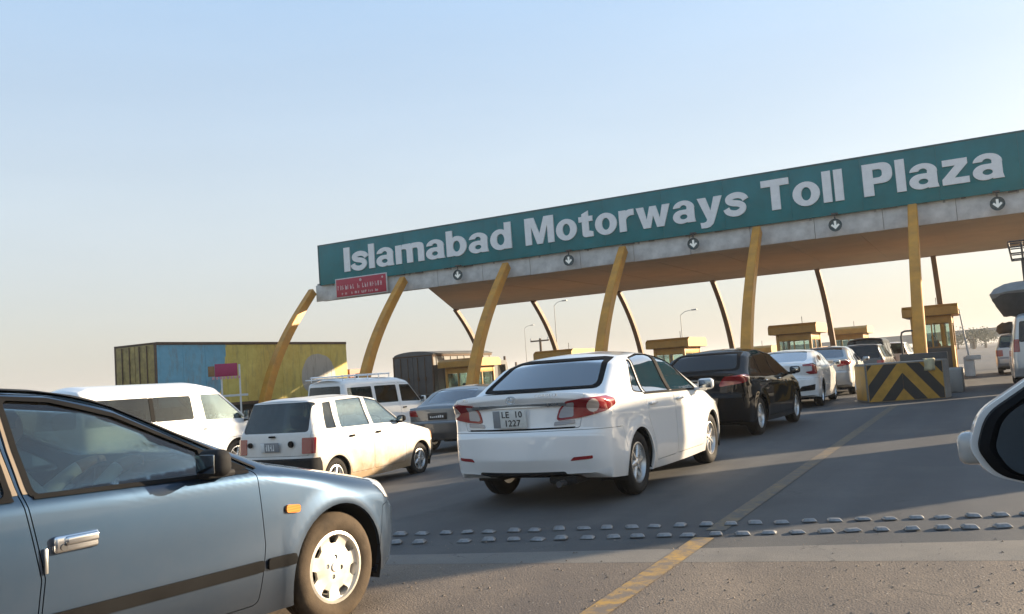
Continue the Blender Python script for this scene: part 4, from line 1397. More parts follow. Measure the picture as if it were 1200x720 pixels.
def glass_seal(root, bd, poly, lo, hi, grow=0.03, name='glass_seal', view='back', y=None):
    c = (sum(p[0] for p in poly) / len(poly), sum(p[1] for p in poly) / len(poly))
    w = max(p[0] for p in poly) - min(p[0] for p in poly); h = max(p[1] for p in poly) - min(p[1] for p in poly)
    outp = [(c[0] + (p[0] - c[0]) * (1 + 2 * grow / w), c[1] + (p[1] - c[1]) * (1 + grow / h)) for p in poly]
    inp = [(c[0] + (p[0] - c[0]) * (1 - 2 * grow / w), c[1] + (p[1] - c[1]) * (1 - grow / h)) for p in poly]
    fr = boolean(prism(outp, view, lo, hi), prism(inp, view, lo - 0.1, hi + 0.1))
    me = boolean(bd.shell(0.002, -0.012, 0), fr, 'INTERSECT')
    if len(me.polygons): mobj(name, me, 'trim_black', root)
glass_seal(COR, COR_B, COROLLA['glass'][3][1], -1.2, 0.25)
for gi in (0, 1, 2):
    glass_seal(COR, COR_B, COROLLA['glass'][gi][1], -2, -0.3, 0.012, 'window_rubber', 'side')
# emblem: three interlaced ellipses; model name left out of the labels
b = MB()
for (rx, rz, cz) in ((0.055, 0.037, 0), (0.020, 0.036, 0), (0.036, 0.014, 0.014)):
    b.tube([(0, rx * math.cos(t), cz + rz * math.sin(t)) for t in [2 * PI * i / 20 for i in range(21)]], 0.0045, 6, caps=False)
o = b.build('emblem', 'chrome_dull', COR); o.location = (-1.062, 0.0, 1.035); o.rotation_euler = (0, rad(-6), 0)
for txt, y, z, s_ in (('COROLLA', -0.36, 1.045, 0.045), ('XLi', 0.55, 1.035, 0.042)):
    o = mobj('badge', text_mesh(txt, s_, 0.002, 0, 1.15, 2, 'CENTER'), 'chrome_dull', COR, sm=0)
    o.rotation_euler = (PI / 2, 0, -PI / 2 + (0.12 if y < 0 else -0.14)); o.location = (-1.035 if y < 0 else -1.0, y, z)
b = MB(); b.tube([(-1.02, -0.42, 0.235), (-0.5, -0.42, 0.235)], 0.03, 12); b.build('exhaust_pipe', 'steel_dark', COR)
b = MB(); b.box((-0.90, -0.55, 0.215), (-0.55, -0.25, 0.30), 0.04); b.build('silencer', 'underbody', COR)
b = MB(); b.box((-0.44, -0.52, 1.065), (-0.20, 0.52, 1.085), 0.01); b.build('parcel_shelf', 'interior_grey', COR)

# ---- blue-grey saloon in the left foreground
CIVIC = dict(
    top=[(3.36, 0.22, 0.0, 0.20, 0.11), (3.42, 0.42, 0.10, 0.24, 0.13), (3.39, 0.56, 0.06, 0.22, 0.13), (3.33, 0.66, 0.08, 0.18, 0.11), (3.10, 0.765, 0.18, 0.12, 0.06),
         (2.22, 0.955, 0.12, 0.08, 0.05), (1.34, 1.365, 0.5, 0.08, 0.05), (0.75, 1.432, 1.2, 0.09, 0.045), (0.15, 1.405, 0.8, 0.09, 0.045), (-0.14, 1.34, 0.3, 0.09, 0.045),
         (-0.60, 1.005, 0.08, 0.07, 0.05), (-0.93, 0.985, 0.05, 0.06, 0.05), (-0.99, 0.95, 0.02, 0.08, 0.08), (-0.98, 0.68, 0.03, 0.14, 0.10),
         (-1.04, 0.63, 0.05, 0.18, 0.12), (-1.04, 0.42, 0.06, 0.20, 0.12), (-1.0, 0.28, 0.0, 0.18, 0.12)],
    bottom=[(-1.1, 0.27), (-0.4, 0.20), (0.3, 0.175), (2.3, 0.175), (3.0, 0.20), (3.5, 0.22)],
    plan=[(-1.10, 0.74), (-0.7, 0.815), (-0.2, 0.842), (0.6, 0.848), (1.4, 0.848), (2.3, 0.845), (2.9, 0.815), (3.5, 0.68)],
    belt=[(-1.1, 0.94), (0.0, 0.925), (1.2, 0.895), (2.1, 0.87), (3.5, 0.80)],
    wheels=(0.0, 2.62), wheel_r=0.298, rim_r=0.192, tyre_w=0.19, arch=0.345, mid=1.2, flare=0.016, shoulder=0.02,
    seats=(1.02, 0.15), fan_f=0.7, fan_r=0.6, tumble=0.36, tumble2=0.10, ds=0.045, seat_top=1.02, ns=40,
    glass=[('side', rpoly([(0.98, 0.935), (2.02, 0.905), (1.42, 1.215), (1.15, 1.30), (0.95, 1.322)], 0.03), 0, 0),
           ('side', rpoly([(0.10, 0.955), (0.87, 0.935), (0.84, 1.325), (0.55, 1.33), (0.20, 1.285)], 0.035), 0, 0),
           ('side', rpoly([(-0.17, 0.985), (0.05, 0.96), (0.15, 1.265), (0.08, 1.25)], 0.02), 0, 0),
           ('back', rpoly([(-0.58, 1.03), (0.58, 1.03), (0.48, 1.30), (-0.48, 1.30)], 0.06), -1.2, 0.2),
           ('back', rpoly([(-0.68, 0.985), (0.68, 0.985), (0.53, 1.32), (-0.53, 1.32)], 0.05), 1.15, 2.6)],
    glass_mats={0: 'glass_near', 1: 'glass_near', 3: 'glass_clear', 4: 'glass_clear'},
    panels=[('door', 'side', rpoly([(0.94, 0.235), (2.06, 0.235), (2.10, 0.52), (2.075, 0.88), (1.44, 1.25), (1.15, 1.335), (0.90, 1.355), (0.93, 0.93), (0.99, 0.60)], 0.05), -2, -0.3, 0.005),
            ('door', 'side', rpoly([(0.52, 0.235), (0.93, 0.235), (0.98, 0.60), (0.92, 0.93), (0.885, 1.355), (0.55, 1.36), (0.13, 1.30), (0.05, 0.93), (0.24, 0.66), (0.40, 0.48)], 0.04), -2, -0.3, 0.005),
            ('front_bumper', 'side', rpoly([(4.0, 0.1), (2.96, 0.1), (2.96, 0.40), (3.02, 0.575), (3.2, 0.60), (4.0, 0.60)], 0.02), -2, 2, 0.004),
            ('bonnet', 'top', rpoly([(2.22, -0.70), (3.0, -0.655), (3.3, -0.45), (3.36, 0), (3.3, 0.45), (3.0, 0.655), (2.22, 0.70)], 0.05), 0.62, 1.2, 0.004)],
)
def ring(poly_out, poly_in, view='side', lo=-2, hi=-0.3):
    return boolean(prism(poly_out, view, lo, hi), prism(poly_in, view, lo - 0.1, hi + 0.1))
CIVIC_PARTS = [
    dict(name='side_moulding', mat='trim_black', out=0.014, inn=-0.01, cuts=[('side', rp((1.01, 0.405), (2.075, 0.395), (2.075, 0.45), (1.01, 0.46), r=0.012), -2, -0.3), ('side', rp((2.105, 0.395), (2.275, 0.393), (2.285, 0.42), (2.275, 0.448), (2.105, 0.45), r=0.015), -2, -0.3), ('side', rp((0.42, 0.415), (0.965, 0.405), (0.965, 0.46), (0.42, 0.468), r=0.012), -2, -0.3)]),
    dict(name='indicator', mat='lens_amber', out=0.012, inn=-0.01, cuts=[('side', rp((2.235, 0.655), (2.33, 0.645), (2.335, 0.685), (2.24, 0.697), r=0.018), -2, -0.3)]),
    front_pair('headlamp', 'lens_bright', [(3.36, -0.42, 0.565), (3.22, -0.70, 0.585), (3.05, -0.79, 0.615), (3.02, -0.80, 0.70), (3.12, -0.76, 0.73), (3.3, -0.45, 0.69)], out=0.006),
    dict(name='sill_trim', mat='trim_black', out=0.007, inn=-0.008, cuts=[('side', rp((0.97, 0.918), (2.03, 0.886), (2.03, 0.903), (0.97, 0.934), r=0.004), -2, -0.3), ('side', rp((0.09, 0.938), (0.89, 0.918), (0.89, 0.934), (0.09, 0.954), r=0.004), -2, -0.3)]),
    dict(name='pillar_trim', mat='pillar_sun_tan', out=0.003, inn=-0.008, cuts=[('side', rp((0.935, 0.94), (0.975, 0.94), (0.945, 1.318), (0.912, 1.318), r=0.004), -2, -0.3), ('side', rp((0.872, 0.94), (0.915, 0.94), (0.88, 1.318), (0.845, 1.318), r=0.004), -2, -0.3)]),  # dark pillar painted tan, as the low sun would tint it
]
CIV, CIV_B = build_car('saloon_car', CIVIC, at(-4.33, 1.42), 6.2, 'paint_blue', 'blue-grey older saloon filling the left foreground with dusty alloy wheel', 'car', None, 'slots', CIVIC_PARTS, 'glass_clear', 'rubber_dusty', 'alloy_pale')
# window rubber round the front door glass, drip channel over the doors
fr = ring(rpoly([(0.955, 0.925), (2.06, 0.893), (1.435, 1.232), (1.155, 1.32), (0.925, 1.342)], 0.03), CIVIC['glass'][0][1])
mobj('window_rubber', boolean(CIV_B.shell(0.005, -0.010, 0), fr, 'INTERSECT'), 'trim_black', CIV)
fr = ring(rpoly([(0.06, 0.945), (0.895, 0.923), (0.865, 1.345), (0.55, 1.352), (0.165, 1.305)], 0.03), CIVIC['glass'][1][1])
mobj('window_rubber', boolean(CIV_B.shell(0.005, -0.010, 0), fr, 'INTERSECT'), 'trim_black', CIV)
drip = [(2.08, 0.90), (1.45, 1.262), (1.16, 1.352), (0.88, 1.374), (0.55, 1.378), (0.12, 1.318)]
dp = rpoly([(x, z + 0.012) for x, z in drip] + [(x, z) for x, z in drip[::-1]], 0.0)
mobj('roof_drip_rail', boolean(CIV_B.shell(0.010, -0.004, 0), prism(dp, 'side', -2, -0.3), 'INTERSECT'), 'trim_dark', CIV)
# black mirror with its foot in the corner of the window
b = MB()
b.box((1.70, -1.02, 0.905), (1.80, -0.845, 1.03), 0.045, seg=5)
b.box((1.74, -0.90, 0.89), (1.90, -0.80, 0.925), 0.015)
mm = b.build('door_mirror', 'trim_dark', CIV)
b = MB(); b.box((1.694, -1.0, 0.925), (1.703, -0.868, 1.01), 0.004); b.build('mirror_glass', 'mirror', mm)
cr = boolean(CIV_B.shell(0.006, -0.012, 0), prism(rp((1.80, 0.915), (2.05, 0.905), (1.79, 1.035), r=0.01), 'side', -2, -0.3), 'INTERSECT')
mobj('mirror_patch', cr, 'trim_black', CIV)
# chrome door handle with lock
for hx in (1.12, 0.22):
    b = MB(); b.box((hx - 0.095, -0.868, 0.69), (hx + 0.095, -0.84, 0.76), 0.026, seg=4)
    h0 = b.build('door_handle', 'chrome', CIV)
    b = MB(); b.box((hx - 0.055, -0.884, 0.718), (hx + 0.088, -0.862, 0.754), 0.016, seg=4); b.build('handle_grip', 'chrome', h0)
    b = MB(); b.lathe([(0.001, 0.0), (0.014, 0.0), (0.014, 0.006), (0.001, 0.006)], 14); k = b.build('key_lock', 'steel_dark', h0); k.location = (hx - 0.06, -0.874, 0.713)
b = MB(); b.box((0.985, -0.862, 0.62), (1.0, -0.845, 0.72), 0.004); b.build('door_catch', 'chrome_dull', CIV)

# ---- small white five-door hatchback, dusty
HATCH = dict(
    top=[(2.71, 0.25, 0.0, 0.13, 0.05), (2.77, 0.42, 0.06, 0.14, 0.07), (2.74, 0.66, 0.06, 0.14, 0.07), (2.62, 0.765, 0.10, 0.10, 0.05), (1.78, 0.93, 0.10, 0.07, 0.04), (1.20, 1.335, 0.16, 0.05, 0.03),
         (0.70, 1.405, 0.6, 0.055, 0.03), (-0.16, 1.395, 0.4, 0.055, 0.03), (-0.34, 1.365, 0.06, 0.05, 0.03), (-0.50, 0.905, 0.05, 0.07, 0.04), (-0.535, 0.60, 0.05, 0.09, 0.05), (-0.59, 0.56, 0.03, 0.10, 0.06), (-0.59, 0.38, 0.05, 0.10, 0.06), (-0.55, 0.30, 0.0, 0.10, 0.06)],
    bottom=[(-0.7, 0.30), (-0.3, 0.24), (0.3, 0.19), (1.9, 0.19), (2.4, 0.22), (2.8, 0.25)],
    plan=[(-0.65, 0.655), (-0.3, 0.695), (0.3, 0.703), (1.2, 0.703), (1.9, 0.695), (2.4, 0.67), (2.8, 0.60)],
    belt=[(-0.6, 0.91), (0.6, 0.90), (1.8, 0.875), (2.8, 0.80)],
    wheels=(0.0, 2.175), wheel_r=0.262, rim_r=0.165, tyre_w=0.155, arch=0.302, mid=0.8, shoulder=0.015, tumble=0.24, tumble2=0.1, flare=0.012,
    seats=(0.86, 0.12), fan_f=0.45, fan_r=0.34, nsm=0.14, ds=0.045, well=0.24, seat_top=1.1, steer_z=0.86,
    glass=[('side', rpoly([(0.93, 0.925), (1.66, 0.905), (1.22, 1.265), (0.90, 1.335)], 0.03), 0, 0),
           ('side', rpoly([(0.16, 0.935), (0.85, 0.925), (0.82, 1.335), (0.22, 1.325)], 0.03), 0, 0),
           ('side', rpoly([(-0.17, 0.945), (0.06, 0.94), (0.10, 1.315), (-0.08, 1.305)], 0.02), 0, 0),
           ('back', rpoly([(-0.585, 0.925), (0.585, 0.925), (0.535, 1.33), (-0.535, 1.33)], 0.05), -0.9, -0.22),
           ('back', rpoly([(-0.58, 0.955), (0.58, 0.955), (0.50, 1.30), (-0.50, 1.30)], 0.04), 1.0, 2.2)],
    glass_mats={0: 'glass_clear', 1: 'glass_clear', 2: 'glass_mid', 3: 'glass_mid', 4: 'glass_clear'},
    panels=[('door', 'side', rpoly([(0.90, 0.27), (1.72, 0.27), (1.75, 0.55), (1.72, 0.89), (1.24, 1.295), (0.875, 1.365), (0.89, 0.92)], 0.04), -2, -0.25, 0.005),
            ('door', 'side', rpoly([(0.34, 0.27), (0.88, 0.27), (0.875, 0.92), (0.855, 1.365), (0.19, 1.35), (0.11, 0.92), (0.12, 0.62), (0.24, 0.50)], 0.04), -2, -0.25, 0.005),
            ('tailgate', 'back', rpoly([(-0.60, 0.605), (0.60, 0.605), (0.63, 0.91), (0.57, 1.352), (-0.57, 1.352), (-0.63, 0.91)], 0.03), -0.9, -0.28, 0.005)],
)
HATCH_PARTS = [
    rear_pair('tail_lamp', 'lens_red_dark', [(-0.54, -0.52, 0.635), (-0.45, -0.69, 0.635), (-0.41, -0.69, 0.85), (-0.52, -0.52, 0.85)], out=0.010, r=0.012, hi=1.6, lo=0.4),
    dict(name='rear_bumper', mat='trim_dark', out=0.008, inn=-0.02, cuts=[('side', rp((-0.9, 0.2), (-0.335, 0.2), (-0.33, 0.50), (-0.36, 0.575), (-0.9, 0.575), r=0.02), -2, 2)]),
    dict(name='front_bumper', mat='trim_dark', out=0.008, inn=-0.02, cuts=[('side', rp((2.50, 0.2), (3.0, 0.2), (3.0, 0.54), (2.52, 0.54), r=0.02), -2, 2)]),
    front_pair('indicator', 'lens_amber', [(2.70, -0.52, 0.57), (2.55, -0.66, 0.57), (2.55, -0.66, 0.69), (2.70, -0.52, 0.69)], out=0.006, r=0.01, lo=1.8),
]
HAT, HAT_B = build_car('hatchback_car', HATCH, at(-8.85, 10.0), -1.0, 'paint_white_dusty', 'small boxy white hatchback with dusty doors and black bumper', 'car', None, 'five', HATCH_PARTS, 'glass_clear')
pp = plate(HAT, -0.553, 0.02, 0.735, [], rad(-5), 0.32, 0.13, 'plate_grey', 'ink_white', 'ink_white')
plate_strokes(pp, 4, 0.055, 0.04, -0.045, 0.085, 'ink_white', 4)
for y, r_ in ((0.40, 0.038), (-0.33, 0.045)):
    b = MB(); b.lathe([(0.001, -0.012), (r_ * 0.8, -0.012), (r_, 0.0), (r_, 0.02), (0.001, 0.02)], 18, 'x'); o = b.build('tailgate_cap', 'trim_black', HAT); o.location = (-0.535, y, 0.77)
b = MB(); b.box((-0.545, -0.05, 0.865), (-0.505, 0.05, 0.89), 0.008); b.build('tailgate_handle', 'trim_black', HAT)
for hx in (0.36, 1.0): handle(HAT, hx, -0.698, 0.80, -1, 'trim_black', 0.11, 0.03)
mirror_door(HAT, 1.56, -0.66, 0.955, -1, 'trim_black', 0.15, 0.10)

# ---- white passenger van
VAN = dict(
    top=[(3.56, 0.26, 0.0, 0.20, 0.10), (3.64, 0.50, 0.10, 0.24, 0.14), (3.61, 0.84, 0.12, 0.20, 0.12), (3.36, 1.06, 0.12, 0.14, 0.08), (2.98, 1.17, 0.12, 0.09, 0.06), (2.20, 1.85, 0.35, 0.10, 0.05),
         (1.70, 1.965, 0.6, 0.12, 0.05), (-0.70, 1.985, 0.5, 0.12, 0.05), (-0.99, 1.90, 0.12, 0.10, 0.06), (-1.06, 1.20, 0.10, 0.12, 0.07), (-1.10, 0.52, 0.08, 0.14, 0.08), (-1.05, 0.32, 0.0, 0.14, 0.08)],
    bottom=[(-1.2, 0.32), (-0.5, 0.27), (0.3, 0.24), (2.3, 0.24), (3.0, 0.25), (3.7, 0.28)],
    plan=[(-1.2, 0.79), (-0.8, 0.84), (0.0, 0.85), (1.5, 0.85), (2.4, 0.845), (3.0, 0.82), (3.7, 0.70)],
    belt=[(-1.2, 1.14), (1.6, 1.12), (2.6, 1.05), (3.6, 0.95)],
    wheels=(0.0, 2.57), wheel_r=0.335, rim_r=0.205, tyre_w=0.195, arch=0.385, mid=1.3, tumble=0.14, tumble2=0.06, shoulder=0.012, flare=0.012,
    seats=(1.95, 1.0), fan_f=0.6, fan_r=0.35, nsm=0.2, ds=0.06, seat_top=1.45, steer_z=1.12,
    glass=[('side', rpoly([(1.78, 1.155), (2.86, 1.115), (2.22, 1.665), (1.72, 1.68)], 0.04), 0, 0),
           ('side', rpoly([(0.58, 1.20), (1.50, 1.19), (1.47, 1.67), (0.58, 1.685)], 0.05), 0, 0),
           ('side', rpoly([(-0.88, 1.205), (0.50, 1.20), (0.50, 1.685), (-0.84, 1.69)], 0.05), 0, 0),
           ('back', rpoly([(-0.66, 1.20), (0.66, 1.20), (0.60, 1.74), (-0.60, 1.74)], 0.06), -1.5, -0.8),
           ('back', rpoly([(-0.70, 1.20), (0.70, 1.20), (0.60, 1.82), (-0.60, 1.82)], 0.06), 2.0, 3.2)],
    glass_mats={0: 'glass_clear', 1: 'glass_mid', 2: 'glass_mid', 3: 'glass_dark', 4: 'glass_clear'},
    panels=[('door', 'side', rpoly([(1.62, 0.32), (1.98, 0.34), (2.14, 0.62), (2.36, 0.74), (2.80, 0.74), (2.92, 0.85), (2.90, 1.11), (2.24, 1.71), (1.68, 1.725), (1.62, 1.15)], 0.05), -2, -0.3, 0.006)],
    seat_mat='interior_grey',
)
VAN_PARTS = [
    dict(name='window_band', mat='trim_black', out=0.003, inn=-0.008, cuts=[('side', rp((0.495, 1.20), (0.585, 1.20), (0.585, 1.68), (0.495, 1.68), r=0.005), -2, -0.3)]),
    front_pair('headlamp', 'lens_bright', [(3.58, -0.50, 0.72), (3.30, -0.79, 0.80), (3.18, -0.82, 1.02), (3.36, -0.72, 0.98), (3.56, -0.52, 0.86)], out=0.006),
]
VN, VN_B = build_car('passenger_van', VAN, at(-15.25, 11.75), 4.0, 'paint_white_van', 'long white passenger van with dark side windows behind the blue-grey car', 'van', None, 'six', VAN_PARTS, 'glass_mid')
handle(VN, 1.80, -0.842, 0.98, -1, 'paint_white_van', 0.16, 0.035)
mirror_door(VN, 2.80, -0.80, 1.18, -1, 'trim_dark', 0.17, 0.22)
for sx in (0.2, -0.6):
    b = MB()
    for yy in (-0.42, 0.42):
        b.box((sx - 0.1, yy - 0.24, 0.9), (sx + 0.08, yy + 0.24, 1.46), 0.06)
    b.build('passenger_seat', 'interior', VN)

# ---- white people carrier with a roof rack
MPV = dict(VAN)
MPV.update(
    top=[(3.02, 0.26, 0.0, 0.18, 0.10), (3.12, 0.50, 0.10, 0.22, 0.12), (3.08, 0.80, 0.12, 0.18, 0.10), (2.86, 0.98, 0.12, 0.12, 0.07), (2.40, 1.12, 0.10, 0.09, 0.06), (1.86, 1.74, 0.30, 0.10, 0.05),
         (1.45, 1.845, 0.5, 0.11, 0.05), (-0.60, 1.865, 0.5, 0.11, 0.05), (-0.86, 1.80, 0.12, 0.10, 0.06), (-0.94, 1.15, 0.10, 0.12, 0.07), (-0.98, 0.52, 0.08, 0.14, 0.08), (-0.93, 0.32, 0.0, 0.14, 0.08)],
    bottom=[(-1.1, 0.32), (-0.5, 0.27), (0.3, 0.24), (2.0, 0.24), (2.7, 0.25), (3.2, 0.28)],
    plan=[(-1.1, 0.76), (-0.7, 0.81), (0.0, 0.82), (1.5, 0.82), (2.1, 0.815), (2.6, 0.78), (3.2, 0.66)],
    belt=[(-1.1, 1.10), (1.4, 1.08), (2.2, 1.02), (3.1, 0.92)],
    wheels=(0.0, 2.20), wheel_r=0.30, rim_r=0.185, arch=0.345, mid=1.0, fan_f=0.55,
    seats=(1.45, 0.6), seat_top=1.40, steer_z=1.08,
    glass=[('side', rpoly([(1.40, 1.12), (2.28, 1.09), (1.85, 1.585), (1.40, 1.60)], 0.04), 0, 0),
           ('side', rpoly([(0.36, 1.13), (1.26, 1.12), (1.26, 1.60), (0.36, 1.605)], 0.04), 0, 0),
           ('side', rpoly([(-0.72, 1.14), (0.24, 1.13), (0.24, 1.605), (-0.68, 1.60)], 0.04), 0, 0),
           ('back', rpoly([(-0.62, 1.16), (0.62, 1.16), (0.56, 1.66), (-0.56, 1.66)], 0.06), -1.4, -0.7),
           ('back', rpoly([(-0.66, 1.16), (0.66, 1.16), (0.57, 1.70), (-0.57, 1.70)], 0.06), 1.7, 2.7)],
    glass_mats={0: 'glass_mid', 1: 'glass_dark', 2: 'glass_mid', 3: 'glass_dark', 4: 'glass_clear'},
    panels=[('door', 'side', rpoly([(1.32, 0.32), (1.62, 0.34), (1.86, 0.62), (2.26, 0.68), (2.34, 1.08), (1.88, 1.64), (1.32, 1.655)], 0.05), -2, -0.3, 0.006),
            ('door', 'side', rpoly([(0.34, 0.32), (1.30, 0.32), (1.30, 1.655), (0.30, 1.66), (0.30, 0.6)], 0.05), -2, -0.3, 0.006)],
)
MPV_R, MPV_B = build_car('people_carrier', MPV, at(-15.6, 19.7), 5.5, 'paint_white_van', 'white people carrier with roof rack behind the dusty hatchback', 'van', None, 'five', [
    rear_pair('tail_lamp', 'lens_red', [(-0.93, -0.66, 0.75), (-0.82, -0.80, 0.75), (-0.80, -0.80, 1.10), (-0.92, -0.66, 1.10)])], 'glass_mid')
mirror_door(MPV_R, 2.22, -0.78, 1.14, -1, 'paint_white_van', 0.17, 0.18)
handle(MPV_R, 1.45, -0.815, 0.95, -1, 'trim_black', 0.15, 0.035)
b = MB()
for yy in (-0.56, 0.56):
    b.tube([(-0.75, yy, 1.93), (1.15, yy, 1.93)], 0.018, 8)
for xx in (-0.72, -0.25, 0.25, 0.70, 1.12):
    b.tube([(xx, -0.62, 1.925), (xx, 0.62, 1.925)], 0.016, 8)
    for yy in (-0.58, 0.58): b.tube([(xx, yy, 1.80), (xx, yy, 1.94)], 0.014, 6)
rk = b.build('roof_rack', 'paint_white_van', MPV_R)
b = MB(); b.box((-0.98, -0.55, 1.845), (-0.72, 0.55, 1.875), 0.012); b.build('tail_spoiler', 'paint_white_van', MPV_R)

# ---- other saloons: same way of building, other outlines
def sedan_variant(**k):
    d = dict(COROLLA); d.update(k); d['ds'] = k.get('ds', 0.07); d['ns'] = 16; d['nt'] = 8
    return d
GREY = sedan_variant(
    top=[(3.40, 0.25, 0.0, 0.20, 0.12), (3.46, 0.46, 0.10, 0.24, 0.13), (3.40, 0.66, 0.12, 0.22, 0.14), (3.16, 0.78, 0.18, 0.14, 0.07), (2.32, 0.985, 0.12, 0.08, 0.05), (1.50, 1.37, 0.55, 0.09, 0.05), (0.90, 1.425, 1.2, 0.10, 0.045), (0.25, 1.40, 0.8, 0.10, 0.045), (-0.02, 1.33, 0.3, 0.09, 0.045),
         (-0.52, 1.045, 0.10, 0.07, 0.05), (-0.90, 1.03, 0.08, 0.06, 0.05), (-0.97, 0.97, 0.04, 0.10, 0.08), (-0.985, 0.70, 0.04, 0.16, 0.10), (-1.03, 0.66, 0.05, 0.20, 0.12), (-1.04, 0.44, 0.06, 0.22, 0.13), (-0.99, 0.30, 0.0, 0.20, 0.12)])
GREY['glass'] = COROLLA['glass'][:3] + [('back', rpoly([(-0.60, 1.075), (0.60, 1.075), (0.50, 1.335), (-0.50, 1.335)], 0.06), -1.2, 0.22), ('back', rpoly([(-0.68, 1.01), (0.68, 1.01), (0.53, 1.36), (-0.53, 1.36)], 0.05), 1.28, 2.8)]
GREY['glass'] = [('side', [(x - 0.04, z - 0.04) for x, z in g[1]], 0, 0) if g[0] == 'side' else g for g in GREY['glass']]
GREY['panels'] = [('boot_lid', 'back', rpoly([(-0.60, 0.70), (0.60, 0.70), (0.64, 0.92), (0.66, 1.2), (-0.66, 1.2), (-0.64, 0.92)], 0.04), -1.5, -0.60, 0.006)]
GS, GS_B = build_car('saloon_car', GREY, at(-10.7, 17.5), -3.0, 'paint_grey', 'grey saloon with a black number plate between hatchback and white saloon', 'car', None, 'cap', [
    rear_pair('tail_lamp', 'lens_red', [(-0.95, -0.52, 0.80), (-0.74, -0.83, 0.82), (-0.66, -0.86, 0.92), (-0.90, -0.56, 0.95)]),
    dict(name='rear_bumper', mat='paint_dark', out=0.004, inn=-0.02, cuts=[('side', rp((-1.4, 0.2), (-0.40, 0.2), (-0.42, 0.66), (-1.4, 0.665), r=0.02), -2, 2)])], 'glass_tint')
pp = plate(GS, -0.99, 0.0, 0.80, [], rad(-4), 0.46, 0.15, 'plate_black', 'ink_white', None)
rb = random.Random(3)
for k in range(7):
    b = MB(); y = 0.16 - k * 0.05
    b.box((-0.0085, y - rb.uniform(0.012, 0.02), -0.03), (-0.006, y + rb.uniform(0.008, 0.018), rb.uniform(-0.005, 0.03)))
    b.build('plate_text', 'ink_white', pp)

BLACK = sedan_variant(belt=[(-1.1, 1.03), (0.0, 0.99), (1.2, 0.955), (2.3, 0.925), (3.5, 0.86)])
BK, BK_B = build_car('saloon_car', BLACK, at(-4.25, 15.25), 2.6, 'paint_black', 'glossy black saloon with large red tail lamps in front of the white one', 'car', None, 'ten', [
    rear_pair('tail_lamp', 'lens_red', [(-0.95, -0.45, 0.845), (-0.74, -0.84, 0.90), (-0.58, -0.88, 0.95), (-0.58, -0.88, 1.0), (-0.74, -0.86, 1.03), (-0.93, -0.55, 1.01)], r=0.03),
    dict(name='boot_garnish', mat='chrome_dull', out=0.018, inn=-0.01, cuts=[('back', rp((-0.40, 0.96), (0.40, 0.96), (0.39, 0.98), (-0.39, 0.98), r=0.008), -1.3, -0.7)])], 'glass_blk')
glass_seal(BK, BK_B, COROLLA['glass'][3][1], -1.2, 0.25)
mirror_door(BK, 2.02, -0.87, 1.01, -1, 'paint_black')
for hx in (0.44, 1.33): handle(BK, hx, -0.868, 0.885, -1, 'chrome', 0.20, 0.03)
pp = plate(BK, -1.0, 0.0, 0.86, [], rad(-4), 0.40, 0.13, 'plate_white', 'ink_black', None)
plate_strokes(pp, 6, 0.14, 0.055, -0.035, 0.07, 'ink_black', 8)

FAST = sedan_variant(
    top=[(3.50, 0.25, 0.0, 0.20, 0.12), (3.56, 0.46, 0.10, 0.24, 0.14), (3.50, 0.68, 0.12, 0.22, 0.14), (3.24, 0.80, 0.18, 0.14, 0.07), (2.45, 0.99, 0.12, 0.08, 0.05), (1.55, 1.36, 0.6, 0.09, 0.05), (0.90, 1.418, 1.2, 0.10, 0.045), (0.25, 1.38, 1.0, 0.10, 0.045),
         (-0.66, 1.085, 0.20, 0.08, 0.05), (-0.92, 1.085, 0.04, 0.06, 0.06), (-0.99, 1.04, 0.03, 0.10, 0.10), (-0.97, 0.80, 0.05, 0.16, 0.13), (-1.06, 0.68, 0.06, 0.22, 0.16), (-1.07, 0.46, 0.06, 0.24, 0.16), (-1.0, 0.30, 0.0, 0.20, 0.14)],
    wheels=(0.0, 2.70), wheel_r=0.322, rim_r=0.21, arch=0.362)
FAST['glass'] = [('side', rpoly([(1.22, 0.985), (2.12, 0.965), (1.62, 1.26), (1.36, 1.335), (1.22, 1.35)], 0.03), 0, 0),
           ('side', rpoly([(0.30, 1.00), (1.14, 0.985), (1.14, 1.355), (0.80, 1.345), (0.36, 1.27)], 0.035), 0, 0),
           ('back', rpoly([(-0.60, 1.115), (0.60, 1.115), (0.52, 1.35), (-0.52, 1.35)], 0.06), -1.2, 0.30),
           ('back', rpoly([(-0.68, 1.02), (0.68, 1.02), (0.53, 1.35), (-0.53, 1.35)], 0.05), 1.32, 2.8)]
FAST['panels'] = [COROLLA['panels'][0], ('rear_bumper', 'side', rpoly([(-1.5, 0.1), (-0.36, 0.1), (-0.36, 0.50), (-0.42, 0.70), (-1.5, 0.72)], 0.02), -2, 2, 0.004)]
FAST['panels'][0] = ('door', 'side', rpoly([(1.18, 0.28), (2.20, 0.28), (2.24, 0.60), (2.19, 0.93), (1.66, 1.29), (1.36, 1.375), (1.18, 1.382)], 0.05), -2, -0.3, 0.006)
WX, WX_B = build_car('saloon_car', FAST, at(-4.45, 22.9), -1.5, 'paint_white', 'white fastback saloon with bracket-shaped red tail lamps ahead of the black car', 'car', None, 'five', [
    rear_pair('tail_lamp', 'lens_red', [(-0.95, -0.62, 0.86), (-0.90, -0.72, 0.80), (-0.74, -0.86, 0.80), (-0.66, -0.88, 0.95), (-0.75, -0.86, 1.06), (-0.95, -0.58, 1.04), (-0.95, -0.56, 1.0), (-0.85, -0.76, 0.99), (-0.85, -0.76, 0.88)], r=0.02),
    rear_pair('bumper_vent', 'trim_black', [(-1.05, -0.45, 0.40), (-0.85, -0.80, 0.42), (-0.82, -0.82, 0.56), (-1.02, -0.55, 0.52)], r=0.02, out=0.004)], 'glass_tint')
mirror_door(WX, 2.02, -0.87, 1.01, -1, 'paint_white')

